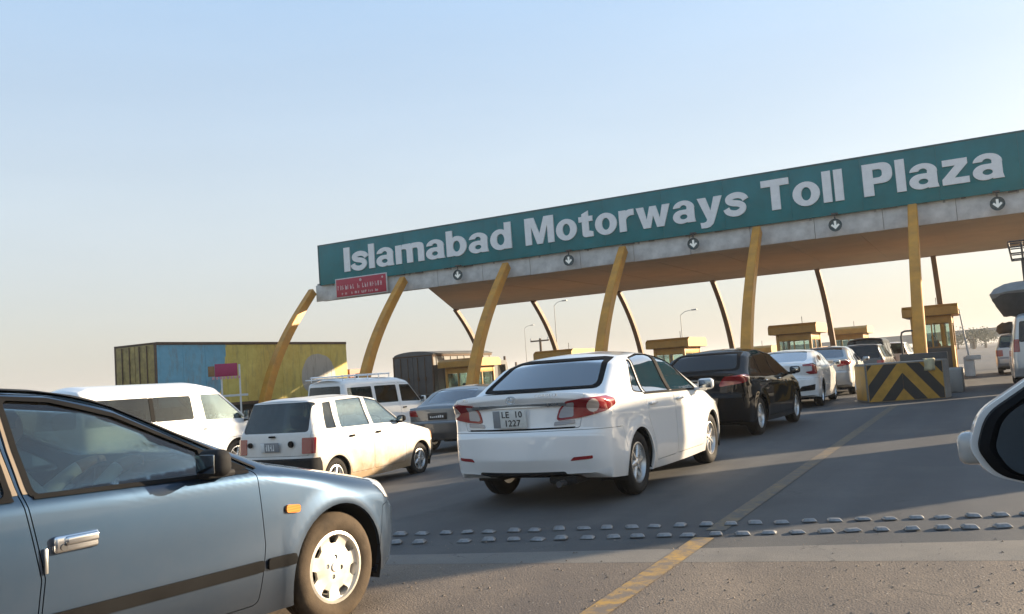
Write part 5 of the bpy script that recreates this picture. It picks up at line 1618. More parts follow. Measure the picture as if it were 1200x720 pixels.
SILV = sedan_variant()
SV, SV_B = build_car('saloon_car', SILV, at(-4.35, 28.3), -0.5, 'paint_silver', 'silver saloon queuing just ahead of the white fastback', 'car', None, 'five', [
    rear_pair('tail_lamp', 'lens_red', [(-0.95, -0.50, 0.845), (-0.74, -0.84, 0.90), (-0.60, -0.88, 0.95), (-0.74, -0.86, 1.03), (-0.93, -0.55, 1.01)])], 'glass_tint')
mirror_door(SV, 2.02, -0.87, 1.01, -1, 'paint_silver')

DHAT = dict(HATCH); DHAT['ds'] = 0.07; DHAT['ns'] = 14
DK, DK_B = build_car('hatchback_car', DHAT, at(-3.9, 33.6), 2.0, 'paint_dark', 'dark hatchback behind the chevron block with its rear window showing', 'car', None, 'five', [
    rear_pair('tail_lamp', 'lens_red_dark', [(-0.54, -0.52, 0.635), (-0.45, -0.69, 0.635), (-0.41, -0.69, 0.85), (-0.52, -0.52, 0.85)], out=0.010, r=0.012, hi=1.6, lo=0.4)], 'glass_tint')
DK.scale = (1.18, 1.18, 1.06)
SUV = dict(MPV); SUV['ds'] = 0.08; SUV['ns'] = 14; SUV['panels'] = []
SU, SU_B = build_car('people_carrier', SUV, at(-4.2, 38.6), 0.5, 'paint_black', 'black tall estate ahead of the dark hatchback in the queue', 'car', None, 'five', [
    rear_pair('tail_lamp', 'lens_red', [(-0.93, -0.66, 0.75), (-0.82, -0.80, 0.75), (-0.80, -0.80, 1.10), (-0.92, -0.66, 1.10)])], 'glass_tint')
SU.scale = (1, 1.0, 0.94)
WH, WH_B = build_car('hatchback_car', DHAT, at(-3.8, 43.8), 3, 'paint_white', 'far white hatchback at the toll booth beyond the chevron block', 'car', None, 'five', [
    rear_pair('tail_lamp', 'lens_red', [(-0.54, -0.52, 0.635), (-0.45, -0.69, 0.635), (-0.41, -0.69, 0.85), (-0.52, -0.52, 0.85)], out=0.010, r=0.012, hi=1.6, lo=0.4)], 'glass_tint')
WH.scale = (1.15, 1.15, 1.1)
# lane on the right: a silver van loaded on the roof, a silver saloon in front of it
RV = dict(VAN); RV['ds'] = 0.08; RV['ns'] = 14; RV['panels'] = []
RVR, RV_B = build_car('passenger_van', RV, at(1.42, 27.6), 0.0, 'paint_silver', 'silver van with a bundle and wire basket on its roof at the right edge', 'van', None, 'five', [
    rear_pair('tail_lamp', 'lens_red', [(-1.08, -0.70, 0.95), (-0.98, -0.83, 0.95), (-0.96, -0.83, 1.28), (-1.06, -0.70, 1.28)])], 'glass_dark')
SR, SR_B = build_car('hatchback_car', DHAT, at(1.10, 38.6), 0.0, 'paint_silver', 'silver hatchback ahead of the loaded van at the right edge', 'car', None, 'five', [
    rear_pair('tail_lamp', 'lens_red', [(-0.54, -0.52, 0.635), (-0.45, -0.69, 0.635), (-0.41, -0.69, 0.85), (-0.52, -0.52, 0.85)], out=0.010, r=0.012, hi=1.6, lo=0.4)], 'glass_tint')
SR.scale = (1.15, 1.15, 1.08)

# ---- the car from which the picture is taken: only its left wing mirror is in the frame
OWN = sedan_variant(); OWN['panels'] = []
OW, OW_B = build_car('saloon_car', OWN, (1.14, -0.62, 0.0), 0.0, 'paint_white', 'white car at the right edge showing only its left wing mirror', 'car', None, 'six', [], 'glass_tint')
plain('mirror_dim', (0.11, 0.12, 0.125), 0.05, 1.0, var=0.05)
plain('indicator_pale', (0.36, 0.355, 0.34), 0.25, coat=0.8)
# ------------------------------------------------------------------ wing mirror of the camera's own car
mx, my, mz = 0.157, 1.40, 1.150      # world position of the mirror head centre
def own_local(p):
    return (p[1] + 0.62, -(p[0] - 1.14), p[2])
bm_out = rpoly([(-0.19, -0.012, 0.03), (-0.175, 0.035, 0.06), (-0.10, 0.085, 0.10), (0.05, 0.112, 0.08), (0.125, 0.085, 0.05), (0.13, -0.04, 0.05), (0.06, -0.085, 0.06), (-0.07, -0.078, 0.09), (-0.17, -0.048, 0.06)], 0.04, 6)
def mirror_loft(levels):
    """stack of scaled outlines along the driving direction: (offset, scale)"""
    bm = bmesh.new(); rings = []
    for off, sc in levels:
        rings.append([bm.verts.new(own_local((mx + p[0] * sc, my + off + 0.22 * p[0], mz + p[1] * sc))) for p in bm_out])
    n = len(bm_out)
    for i in range(len(rings) - 1):
        for j in range(n):
            bm.faces.new((rings[i][j], rings[i][(j + 1) % n], rings[i + 1][(j + 1) % n], rings[i + 1][j]))
    bm.faces.new(rings[0]); bm.faces.new(rings[-1])
    bmesh.ops.recalc_face_normals(bm, faces=bm.faces[:])
    me = bpy.data.meshes.new('m'); bm.to_mesh(me); bm.free()
    return me
wm = mobj('wing_mirror', mirror_loft([(0.0, 1.0), (0.02, 1.02), (0.05, 0.99), (0.08, 0.90), (0.105, 0.72), (0.118, 0.45)]), 'paint_white', OW, 40)
rim = mirror_loft([(-0.022, 0.86), (-0.026, 0.88), (-0.022, 0.945), (0.001, 0.955)])
mobj('mirror_rim', rim, 'trim_black', wm, 40)
mobj('mirror_glass', mirror_loft([(-0.029, 0.84), (-0.024, 0.84)]), 'mirror_dim', wm, 30)
b = MB(); b.box(own_local((mx - 0.205, my - 0.030, mz - 0.036)), own_local((mx - 0.160, my + 0.020, mz + 0.008)), 0.012, seg=3); b.build('mirror_indicator', 'indicator_pale', wm)
b = MB(); b.box(own_local((mx + 0.05, my + 0.02, mz - 0.10)), own_local((0.32, my + 0.08, mz - 0.045)), 0.02); b.build('mirror_foot', 'trim_black', wm)

# ------------------------------------------------------------------ toll islands, booths and the chevron block
plain('booth_dark', (0.06, 0.055, 0.05), 0.6, var=0.2)
plain('booth_cream', (0.50, 0.44, 0.33), 0.6, var=0.12)
plain('block_yellow', (0.47, 0.245, 0.032), 0.6, var=0.22, scale=4.0, bump=0.1)
plain('block_black', (0.022, 0.020, 0.018), 0.6, var=0.3, scale=4.0)
plain('cloth_pale', (0.55, 0.48, 0.30), 0.9)
_names = ['right of the road line', 'behind the chevron block', 'beyond the black and white saloons', 'behind the white saloon roof', 'beyond the grey saloon', 'farthest left', 'second from the left', 'x']
for i, x in enumerate(PX):
    z = gz(x)
    pts = rpoly([(x - 0.85, 26.2), (x, 25.2), (x + 0.85, 26.2), (x + 0.85, 53.0), (x - 0.85, 53.0)], 0.3, 5)
    b = MB(); b.poly_prism(pts, z - 0.25, z + 0.17)
    b.build('toll_island', 'concrete', None, sm=0)['kind'] = 'structure'

def booth(x, y, w, l, h, label, group='toll booths', base=0.17, wall='booth_yellow', roof_over=0.32):
    r = empty('toll_booth', (x, y, gz(x) + base)); tag(r, label, 'booth', group)
    hw, hl = w / 2, l / 2
    # corner posts
    for sx in (-1, 1):
        for sy in (-1, 1):
            b = MB(); b.box((sx * hw - 0.06, sy * hl - 0.06, 0), (sx * hw + 0.06, sy * hl + 0.06, h), 0.01); b.build('corner_post', wall, r)
    for sx in (-1, 1):
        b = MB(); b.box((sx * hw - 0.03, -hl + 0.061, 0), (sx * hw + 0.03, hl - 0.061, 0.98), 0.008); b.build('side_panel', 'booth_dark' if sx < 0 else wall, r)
        b = MB(); b.box((sx * hw - 0.03, -hl + 0.061, 0.981), (sx * hw + 0.03, hl - 0.061, 1.04), 0.008); b.build('window_sill', 'booth_brown', r)
        b = MB(); b.box((sx * hw - 0.025, -0.03, 1.041), (sx * hw + 0.025, 0.03, h - 0.30), 0.004); b.build('mullion', wall, r)
        for k, (y0, y1) in enumerate(((-hl + 0.07, -0.035), (0.035, hl - 0.07))):
            b = MB(); b.box((sx * hw - 0.004, y0, 1.045), (sx * hw + 0.004, y1, h - 0.31)); b.build('window_pane', 'glass_clear', r)
        b = MB(); b.box((sx * hw - 0.03, -hl + 0.061, h - 0.30), (sx * hw + 0.03, hl - 0.061, h - 0.003), 0.006); b.build('header', wall, r)
    for sy in (-1, 1):
        b = MB(); b.box((-hw + 0.061, sy * hl - 0.03, 0), (hw - 0.061, sy * hl + 0.03, 0.98), 0.008); b.build('end_panel', 'booth_dark', r)
        b = MB(); b.box((-hw + 0.061, sy * hl - 0.03, 0.981), (hw - 0.061, sy * hl + 0.03, 1.04), 0.008); b.build('window_sill', 'booth_brown', r)
        b = MB(); b.box((-0.025, sy * hl - 0.025, 1.041), (0.025, sy * hl + 0.025, h - 0.30), 0.004); b.build('mullion', wall, r)
        for (x0, x1) in ((-hw + 0.07, -0.03), (0.03, hw - 0.07)):
            b = MB(); b.box((x0, sy * hl - 0.004, 1.045), (x1, sy * hl + 0.004, h - 0.31)); b.build('window_pane', 'glass_clear', r)
        b = MB(); b.box((-hw + 0.061, sy * hl - 0.03, h - 0.30), (hw - 0.061, sy * hl + 0.03, h - 0.003), 0.006); b.build('header', wall, r)
    # roof: deep yellow fascia with rounded upper edge, overhanging
    pts = []
    ro = roof_over
    b = MB()
    prof = rpoly([(-hl - ro, 0.0, 0.02), (hl + ro, 0.0, 0.02), (hl + ro, 0.30, 0.06), (hl + ro - 0.25, 0.42, 0.12), (-hl - ro + 0.25, 0.42, 0.12), (-hl - ro, 0.30, 0.06)], 0.05, 5)
    me = prism(prof, 'back', -hw - ro, hw + ro)
    o = mobj('roof', me, wall, r); o.location = (0, 0, h)
    b = MB(); b.box((-hw - ro + 0.05, -hl - ro + 0.05, -0.012), (hw + ro - 0.05, hl + ro - 0.05, -0.002)); s2 = b.build('roof_lining', 'booth_brown', o)
    b = MB(); b.tube([(0.2, 0, 0.40), (0.2, 0, 0.75)], 0.015, 6); b.build('aerial', 'steel_dark', o)
    # desk and screen inside
    b = MB(); b.box((-hw + 0.1, -0.5, 0.74), (hw - 0.1, 0.1, 0.78)); b.box((-0.28, -0.35, 0.95), (0.18, -0.30, 1.28)); b.box((-0.06, -0.34, 0.78), (0.0, -0.31, 0.96)); b.build('desk_and_screen', 'steel_dark', r)
    return r
BOOTH_Y = 39.8
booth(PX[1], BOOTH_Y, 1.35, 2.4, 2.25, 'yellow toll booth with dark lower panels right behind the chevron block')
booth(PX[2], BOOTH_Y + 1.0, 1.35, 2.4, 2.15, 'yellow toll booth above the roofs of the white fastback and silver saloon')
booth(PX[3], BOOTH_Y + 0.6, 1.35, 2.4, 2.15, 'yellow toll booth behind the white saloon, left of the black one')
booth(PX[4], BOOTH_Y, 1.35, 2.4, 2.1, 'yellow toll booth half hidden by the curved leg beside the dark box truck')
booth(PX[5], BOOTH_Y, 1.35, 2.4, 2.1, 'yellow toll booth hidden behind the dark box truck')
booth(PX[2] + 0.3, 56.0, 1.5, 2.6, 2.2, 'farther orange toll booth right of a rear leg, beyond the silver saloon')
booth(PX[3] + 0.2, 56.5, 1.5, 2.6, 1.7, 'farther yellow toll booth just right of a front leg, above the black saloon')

# chevron block at the nose of the island
blk = empty('chevron_block', (-1.85, 23.9, 0)); blk.rotation_euler = (0, 0, rad(22))
tag(blk, 'concrete nose block with yellow and black chevron stripes', 'barrier block')
BW, BH, BD = 1.02, 0.93, 0.95
pts = [(-BW, -BD / 2), (BW * 0.78, -BD / 2), (BW, -BD / 2 + 0.28), (BW, BD / 2), (-BW, BD / 2)]
b = MB(); b.poly_prism(pts, 0, BH)
me = b.mesh('block'); bmx = bmesh.new(); bmx.from_mesh(me); bmesh.ops.bevel(bmx, geom=bmx.edges[:], offset=0.025, segments=2, affect='EDGES'); bmx.to_mesh(me); bmx.free()
mobj('block', me, 'concrete', blk)
# yellow painted face and black stripes as raised coats of paint
yf = -BD / 2 - 0.004
b = MB(); b.box((-BW + 0.03, yf, 0.02), (BW * 0.78 - 0.03, yf + 0.006, BH - 0.03)); b.build('face_paint', 'block_yellow', blk)
def clip_face(poly):
    a = prism(poly, 'side', yf - 0.005, yf - 0.001)
    q = prism([(-BW + 0.04, 0.025), (BW * 0.78 - 0.04, 0.025), (BW * 0.78 - 0.04, BH - 0.035), (-BW + 0.04, BH - 0.035)], 'side', yf - 0.02, yf + 0.02)
    return boolean(a, q, 'INTERSECT')
cx0 = -0.17
for k in range(0, 4):
    zt = 0.30 + 0.72 * k
    st = 0.30
    sl = 1.22
    for sg in (-1, 1):
        pl = [(cx0 + sg * 2.0, zt - 2.0 * sl), (cx0 + sg * 0.0015, zt), (cx0 + sg * 0.0015, zt + st * 1.25), (cx0 + sg * 2.0, zt - 2.0 * sl + st * 1.25)]
        me = clip_face(pl)
        if len(me.polygons): mobj('stripe', me, 'block_black', blk, sm=0)
b = MB(); b.box((-BW - 0.005, -BD / 2 + 0.05, 0.05), (-BW + 0.004, BD / 2 - 0.05, BH - 0.05)); b.build('side_paint', 'block_yellow', blk)
# rag hanging over the corner of the block
rg = bmesh.new(); grid = []
rr_ = random.Random(11)
for i in range(9):
    row = []
    for j in range(7):
        u, v = i / 8, j / 6
        row.append(rg.verts.new((0.34 + u * 0.26 + rr_.uniform(-0.012, 0.012), -BD / 2 - 0.03 - 0.025 * math.sin(u * 9 + v * 3) + (0.20 * max(0, 0.35 - v)), BH + 0.035 - max(0, v - 0.3) * 0.40 + rr_.uniform(-0.01, 0.01))))
    grid.append(row)
for i in range(8):
    for j in range(6): rg.faces.new((grid[i][j], grid[i + 1][j], grid[i + 1][j + 1], grid[i][j + 1]))
me = bpy.data.meshes.new('rag'); rg.to_mesh(me); rg.free()
o = mobj('rag', me, 'cloth_pale', None, 60); o.location = blk.location; o.rotation_euler = blk.rotation_euler
md = o.modifiers.new('thick', 'SOLIDIFY'); md.thickness = 0.006
tag(o, 'pale cloth rag draped over the corner of the chevron block', 'rag')
# low dark block and concrete block behind it
b = MB(); b.box((-2.15, 27.2, 0.17), (-0.95, 27.6, 1.08), 0.02); o = b.build('barrier_panel', 'booth_dark', None); tag(o, 'dark low panel standing between chevron block and yellow leg', 'panel')
b = MB(); b.box((-1.02, 26.3, 0.0), (-0.62, 28.2, 0.62), 0.04); o = b.build('concrete_block', 'concrete', None); tag(o, 'plain grey concrete block right of the chevron block', 'block')
b = MB(); b.tube([(-2.34, 30.9, 0.17), (-2.34, 30.9, 1.62), (-2.31, 30.9, 1.74), (-2.22, 30.9, 1.78), (-1.9, 30.9, 1.78), (-1.8, 30.9, 1.74), (-1.78, 30.9, 1.62), (-1.78, 30.9, 0.17)], 0.03, 8); o = b.build('height_bar', 'steel_dark', None); tag(o, 'dark bent steel tube guard left of the yellow leg', 'guard rail')
# white lift-gate housing beside the booth
gt = empty('lift_gate', (-0.62, 38.4, 0.0)); tag(gt, 'white lift gate housing with leaning arm beside the nearest booth', 'lift gate')
b = MB(); b.box((-0.18, -0.22, 0.0), (0.18, 0.22, 0.75), 0.04); b.build('housing', 'fascia_white', gt)
b = MB(); b.tube([(0.02, -0.24, 0.7), (-0.07, -0.25, 1.7), (-0.15, -0.26, 2.6)], [0.035, 0.03, 0.025], 8); b.build('arm', 'fascia_white', gt)
b = MB(); b.box((-0.10, -0.30, 0.62), (0.42, -0.18, 0.80), 0.03); b.build('counterweight', 'fascia_white', gt)

# ------------------------------------------------------------------ road studs: two rows of metal buttons
plain('stud_dark', (0.06, 0.058, 0.055), 0.7)
plain('stud_metal', (0.19, 0.185, 0.18), 0.5, 0.2, var=0.6, scale=14, detail=8)
def stud_mesh():
    bm = bmesh.new()
    lo = [(-0.058, -0.05), (0.058, -0.05), (0.058, 0.05), (-0.058, 0.05)]
    a = [bm.verts.new((x, y, 0.0)) for x, y in lo]
    m_ = [bm.verts.new((x * 0.93, y * 0.9, 0.010)) for x, y in lo]
    t = [bm.verts.new((x * 0.66, y * 0.5, 0.026)) for x, y in lo]
    for r0, r1 in ((a, m_), (m_, t)):
        for i in range(4): bm.faces.new((r0[i], r0[(i + 1) % 4], r1[(i + 1) % 4], r1[i]))
    bm.faces.new(t); bm.faces.new(a[::-1])
    bmesh.ops.bevel(bm, geom=[e for e in bm.edges if e.verts[0].co.z > 0.005 or e.verts[1].co.z > 0.005], offset=0.004, segments=1, affect='EDGES')
    bmesh.ops.recalc_face_normals(bm, faces=bm.faces[:])
    me = bpy.data.meshes.new('road_stud'); bm.to_mesh(me); bm.free()
    me.materials.append(MATS['stud_metal']); me.materials.append(MATS['stud_dark'])
    for p in me.polygons:
        if p.center.z < 0.008: p.material_index = 1
    return me
sm_ = stud_mesh()
rs_ = random.Random(21)
import_rows = (((-5.6, 5.62), (0.35, 7.15), 'near'), ((-5.6, 5.98), (0.35, 7.62), 'far'))
for (p0, p1, nm) in import_rows:
    n = 33
    for k in range(n):
        if nm == 'near' and k in (9,): continue
        t = k / (n - 1)
        x = p0[0] + (p1[0] - p0[0]) * t; y = p0[1] + (p1[1] - p0[1]) * t
        o = link(bpy.data.objects.new('road_stud', sm_))
        o.location = (x + rs_.uniform(-0.012, 0.012), y + rs_.uniform(-0.015, 0.015), gz(x) + 0.0045)
        o.rotation_euler = (0, 0, math.atan2(p1[1] - p0[1], p1[0] - p0[0]) + rs_.uniform(-0.2, 0.2))
        o.rotation_euler.x = rs_.uniform(-0.05, 0.05); o.rotation_euler.y = rs_.uniform(-0.05, 0.05)
        o.scale = (rs_.uniform(0.80, 0.98), rs_.uniform(0.85, 1.05), rs_.uniform(0.7, 1.08))
        tag(o, 'metal road stud in the %s of two rows across the lane' % ('nearer' if nm == 'near' else 'farther'), 'road stud', 'road studs, %s row' % nm)
# ------------------------------------------------------------------ lorries
def mat_patchwork(name):
    """hand-painted trailer side: blue panel at the back, ochre in front, pale oval; rust and grime"""
    m, nt, b = _node_mat(name)
    tc = nt.nodes.new('ShaderNodeTexCoord'); MESHES['trailer_tc'] = tc; sep = nt.nodes.new('ShaderNodeSeparateXYZ')
    nt.links.new(tc.outputs['Object'], sep.inputs[0])
    wob = _noise(nt, 0.8, 3)
    ad = nt.nodes.new('ShaderNodeMath'); ad.operation = 'MULTIPLY_ADD'; nt.links.new(wob.outputs[0], ad.inputs[0]); ad.inputs[1].default_value = 0.9; nt.links.new(sep.outputs[0], ad.inputs[2])
    # the blue field ends in a curve
    cv = nt.nodes.new('ShaderNodeMath'); cv.operation = 'MULTIPLY_ADD'; nt.links.new(sep.outputs[2], cv.inputs[0]); cv.inputs[1].default_value = -0.25; nt.links.new(ad.outputs[0], cv.inputs[2])
    f = nt.nodes.new('ShaderNodeMath'); f.operation = 'LESS_THAN'; nt.links.new(cv.outputs[0], f.inputs[0]); f.inputs[1].default_value = 3.35
    n = _noise(nt, 1.6, 6, 0.7)
    yel = _ramp(nt, n.outputs[0], [(0.3, (0.56, 0.41, 0.075)), (0.7, (0.70, 0.58, 0.15))])
    blu = _ramp(nt, n.outputs[0], [(0.3, (0.10, 0.31, 0.43)), (0.7, (0.16, 0.42, 0.55))])
    c = _mixc(nt, f.outputs[0], yel.outputs[0], blu.outputs[0])
    # pale oval near the front
    vm = nt.nodes.new('ShaderNodeVectorMath'); vm.operation = 'SUBTRACT'; nt.links.new(tc.outputs['Object'], vm.inputs[0]); vm.inputs[1].default_value = (10.1, -1.2, 2.35)
    vs = nt.nodes.new('ShaderNodeVectorMath'); vs.operation = 'MULTIPLY'; nt.links.new(vm.outputs[0], vs.inputs[0]); vs.inputs[1].default_value = (0.72, 0.0, 0.85)
    ln = nt.nodes.new('ShaderNodeVectorMath'); ln.operation = 'LENGTH'; nt.links.new(vs.outputs[0], ln.inputs[0])
    lw = nt.nodes.new('ShaderNodeMath'); lw.operation = 'MULTIPLY_ADD'; nt.links.new(wob.outputs[0], lw.inputs[0]); lw.inputs[1].default_value = 0.25; nt.links.new(ln.outputs['Value'], lw.inputs[2])
    g = nt.nodes.new('ShaderNodeMath'); g.operation = 'LESS_THAN'; nt.links.new(lw.outputs[0], g.inputs[0]); g.inputs[1].default_value = 1.05
    c = _mixc(nt, g.outputs[0], c, (0.46, 0.43, 0.37))
    gr = _noise(nt, 3.0, 7, 0.75, 'Object', (1, 1, 0.25))
    gm = _ramp(nt, gr.outputs[0], [(0.5, (0, 0, 0)), (0.78, (0.8, 0.8, 0.8))])
    c = _mixc(nt, gm.outputs[0], c, (0.20, 0.145, 0.085))
    nt.links.new(c, b.inputs['Base Color']); b.inputs['Roughness'].default_value = 0.65
    MATS[name] = m
mat_patchwork('trailer_side')
plain('trailer_end', (0.33, 0.235, 0.075), 0.7, var=0.5, scale=2.2, detail=8)
plain('rust', (0.10, 0.06, 0.035), 0.8, var=0.35)
plain('truck_grey', (0.085, 0.085, 0.085), 0.65, var=0.25, scale=1.5)
plain('truck_grey_side', (0.13, 0.13, 0.128), 0.6, var=0.2, scale=1.2)
plain('tarp_dark', (0.035, 0.034, 0.033), 0.75, var=0.3)
plain('white_steel', (0.62, 0.60, 0.56), 0.5, var=0.1)
plain('cab_paint', (0.30, 0.10, 0.05), 0.45, coat=0.6)

def truck_wheels(root, xs, hw):
    sp = dict(wheel_r=0.5, rim_r=0.28, tyre_w=0.28)
    for x in xs:
        for sd in (-1, 1):
            wheel_parts(root, x, sd * (hw - 0.16), sd, sp, 'cap', 'rubber_dusty', 'chrome_dull')

def box_lorry(name, loc, heading, L, W, H, label, side_mat, end_mat, roof_mat='tarp_dark', arched=0.0, z0=1.05, ribs=14, cat='lorry', cab=True, cab_mat='cab_paint', group=None, cab_h=2.6, rear_frames=True):
    """lorry: box body with ribs and doors, frame, wheels, simple cab. local x forward, origin under the tail"""
    r = empty(name, loc); r.rotation_euler = (0, 0, rad(90 - heading)); tag(r, label, cat, group)
    hw = W / 2
    sec = [(-hw, z0), (hw, z0), (hw, H - arched)]
    if arched > 0:
        sec += [(hw * math.cos(a), H - arched + arched * math.sin(a)) for a in [PI * k / 14 for k in range(1, 14)]]
    sec += [(-hw, H - arched)]
    me = prism(sec, 'back', 0.03, L)
    mobj('box_body', me, side_mat, r, 30)
    rib = MB().box((-0.03, -0.02, z0 + 0.02), (0.03, 0.02, H - arched - 0.06), 0.006).mesh('rib'); rib.materials.append(MATS[side_mat]); smooth(rib)
    for k in range(ribs):
        o = link(bpy.data.objects.new('side_rib', rib), r); o.location = (0.35 + k * (L - 0.6) / max(1, ribs - 1), -hw - 0.012, 0)
    for z in (z0 + 0.03, H - arched - 0.05):
        b = MB(); b.box((0.02, -hw - 0.04, z - 0.06), (L - 0.01, -hw - 0.002, z + 0.06), 0.01); b.build('side_rail', 'rust', r)
    # rear doors with lock bars
    for sd in (-1, 1):
        b = MB(); b.box((-0.02, min(sd * 0.015, sd * (hw - 0.06)), z0 + 0.08), (0.028, max(sd * 0.015, sd * (hw - 0.06)), H - arched - 0.08), 0.01); d = b.build('rear_door', end_mat, r)
        for yy in (0.3, 0.75):
            b = MB(); b.tube([(-0.05, sd * yy, z0 + 0.12), (-0.05, sd * yy, H - arched - 0.12)], 0.022, 8); b.box((-0.06, sd * yy - 0.06, z0 + 0.75), (-0.02, sd * yy + 0.06, z0 + 0.95), 0.01); b.build('lock_bar', 'rust', d)
    b = MB(); b.box((-0.035, -hw - 0.02, z0), (0.05, -hw + 0.07, H - arched), 0.01); b.box((-0.035, hw - 0.07, z0), (0.05, hw + 0.02, H - arched), 0.01); b.box((-0.036, -hw + 0.071, H - arched - 0.07), (0.05, hw - 0.071, H - arched), 0.01)
    b.build('rear_frame', 'rust', r)
    b = MB(); b.box((0.3, -0.45, 0.72), (L + 0.4, 0.45, z0 - 0.005), 0.02); b.box((0.0, -hw + 0.05, 0.55), (0.12, hw - 0.05, 0.72), 0.01); b.build('chassis', 'underbody', r)
    for sd in (-1, 1):
        b = MB(); b.box((-0.06, sd * (hw - 0.30) - 0.12, z0 - 0.28), (0.0, sd * (hw - 0.30) + 0.12, z0 - 0.14), 0.01); b.build('tail_lamp', 'lens_red_dark', r)
    truck_wheels(r, [1.2, 2.35] if L > 8 else [1.3], hw)
    if cab:
        xc = L + 0.25
        me = prism(rpoly([(xc, 0.75), (xc + 1.85, 0.75), (xc + 1.9, 1.6), (xc + 1.65, cab_h - 0.1), (xc + 1.5, cab_h), (xc, cab_h)], 0.08, 4), 'side', -hw + 0.05, hw - 0.05)
        c = mobj('cab', me, cab_mat, r, 30)
        for sd in (-1, 1):
            b = MB(); b.box((xc + 0.5, sd * (hw - 0.05) - 0.006, 1.62), (xc + 1.45, sd * (hw - 0.05) + 0.006, cab_h - 0.25), 0.0); b.build('cab_window', 'glass_dark', c)
        b = MB(); b.box((xc + 1.70, -hw + 0.2, 1.65), (xc + 1.86, hw - 0.2, cab_h - 0.2), 0.0); b.build('windscreen', 'glass_dark', c)
        truck_wheels(r, [xc + 1.0], hw)
    return r

# painted container trailer on the far left
TR = box_lorry('container_lorry', (-31.25, 25.7, gz(-31)), 0.0, 12.4, 2.44, 4.05, 'long container lorry painted blue and ochre behind the white vans', 'trailer_side', 'trailer_end', ribs=0, z0=1.25)
MESHES['trailer_tc'].object = TR      # the painted picture runs over body and ribs alike
cor_me = MB().box((-0.045, -1.230, 1.36), (0.045, -1.215, 3.92), 0.008, seg=1).mesh('side_rib'); cor_me.materials.append(MATS['trailer_side']); smooth(cor_me)
for k in range(40):
    x = 0.25 + k * 0.302
    if k % 4: continue
    o = link(bpy.data.objects.new('side_rib', cor_me), TR); o.location = (x, 0, 0)
for (y0, y1, z0_, h_) in ((-1.0, -0.8, 1.6, 0.75), (-0.45, -0.25, 1.6, 0.7), (0.15, 0.32, 1.6, 0.8), (0.7, 0.9, 1.6, 0.7)):
    b = MB(); b.box((-0.075, y0, z0_), (-0.062, y1, z0_ + h_), 0.02); b.build('mud_flap', 'tarp_dark', TR)
# dark covered lorry further right
BT = box_lorry('box_lorry', (-26.3, 38.8, gz(-26)), 0.0, 6.2, 2.45, 3.25, 'dark grey lorry with arched cover behind the white people carrier', 'truck_grey_side', 'truck_grey', arched=0.22, ribs=9, z0=0.95, cab_mat='truck_grey')
b = MB(); b.box((-0.02, -1.28, 3.02), (6.25, -1.225, 3.08), 0.01); b.build('cover_edge', 'tarp_dark', BT)
# vehicles added right of the picture, unseen, to cast shadow bands on the road
RT = box_lorry('shadow_trailer', (3.35, 13.2, 0), 0.0, 3.2, 1.5, 3.0, 'tall box trailer added just right of the picture for its shadow', 'truck_grey_side', 'truck_grey', ribs=4, cab=False, cat='trailer')
RT2 = box_lorry('box_lorry', (4.05, 20.8, 0), 0.0, 6.2, 2.4, 3.3, 'grey box lorry added right of the loaded silver van, out of the picture, for its shadow', 'truck_grey_side', 'truck_grey', ribs=9, cab=False)

# ------------------------------------------------------------------ load on the roof of the silver van at the right edge
plain('bundle_dark', (0.05, 0.048, 0.045), 0.85, var=0.3, bump=0.3)
plain('bundle_white', (0.24, 0.235, 0.22), 0.85, var=0.15, bump=0.3)
def lumpy(name, prof, n=20, seed=1, amp=0.03):
    rg = random.Random(seed); bm = bmesh.new(); rings = []
    for (rx, ry, z) in prof:
        rings.append([bm.verts.new((rx * math.cos(2 * PI * j / n) * (1 + rg.uniform(-amp, amp)), ry * math.sin(2 * PI * j / n) * (1 + rg.uniform(-amp, amp)), z + rg.uniform(-amp, amp) * 0.3)) for j in range(n)])
    for i in range(len(rings) - 1):
        for j in range(n): bm.faces.new((rings[i][j], rings[i][(j + 1) % n], rings[i + 1][(j + 1) % n], rings[i + 1][j]))
    bm.faces.new(rings[0]); bm.faces.new(rings[-1]); bmesh.ops.recalc_face_normals(bm, faces=bm.faces[:])
    me = bpy.data.meshes.new(name); bm.to_mesh(me); bm.free(); return me
bx, by = 1.16, 28.3
ld = empty('roof_bundle', (bx, by, 1.985)); tag(ld, 'dark tarpaulin bundle with a pale top on the roof of the silver van', 'bundle')
mobj('tarpaulin', lumpy('t', [(0.62, 0.9, -0.06), (0.74, 1.0, 0.10), (0.80, 1.05, 0.24), (0.88, 1.1, 0.40), (0.90, 1.12, 0.52)], 26, seed=4, amp=0.06), 'bundle_dark', ld, 50)
mobj('cover', lumpy('c', [(0.90, 1.10, 0.46), (0.95, 1.14, 0.58), (0.80, 0.95, 0.72), (0.55, 0.7, 0.82), (0.25, 0.3, 0.86)], 26, seed=6, amp=0.06), 'bundle_white', ld, 50)
bk = empty('wire_basket', (1.12, 28.0, 2.72)); tag(bk, 'small wire basket on a post above the roof bundle at the right edge', 'basket')
b = MB(); b.tube([(0.0, 0, 0.0), (0.0, 0, 0.75)], 0.05, 8); b.build('post', 'steel_dark', bk)
b = MB()
for z in (0.72, 0.88, 1.05, 1.2):
    s_ = 0.26 + (z - 0.72) * 0.12
    b.tube([(-s_, -s_, z), (s_, -s_, z), (s_, s_, z), (-s_, s_, z), (-s_, -s_, z)], 0.022, 6)
for sx in (-1, 0, 1):
    for sy in (-1, 0, 1):
        if sx or sy: b.tube([(sx * 0.26, sy * 0.26, 0.72), (sx * 0.315, sy * 0.315, 1.2)], 0.016, 6)
b.build('wire_frame', 'steel_dark', bk)
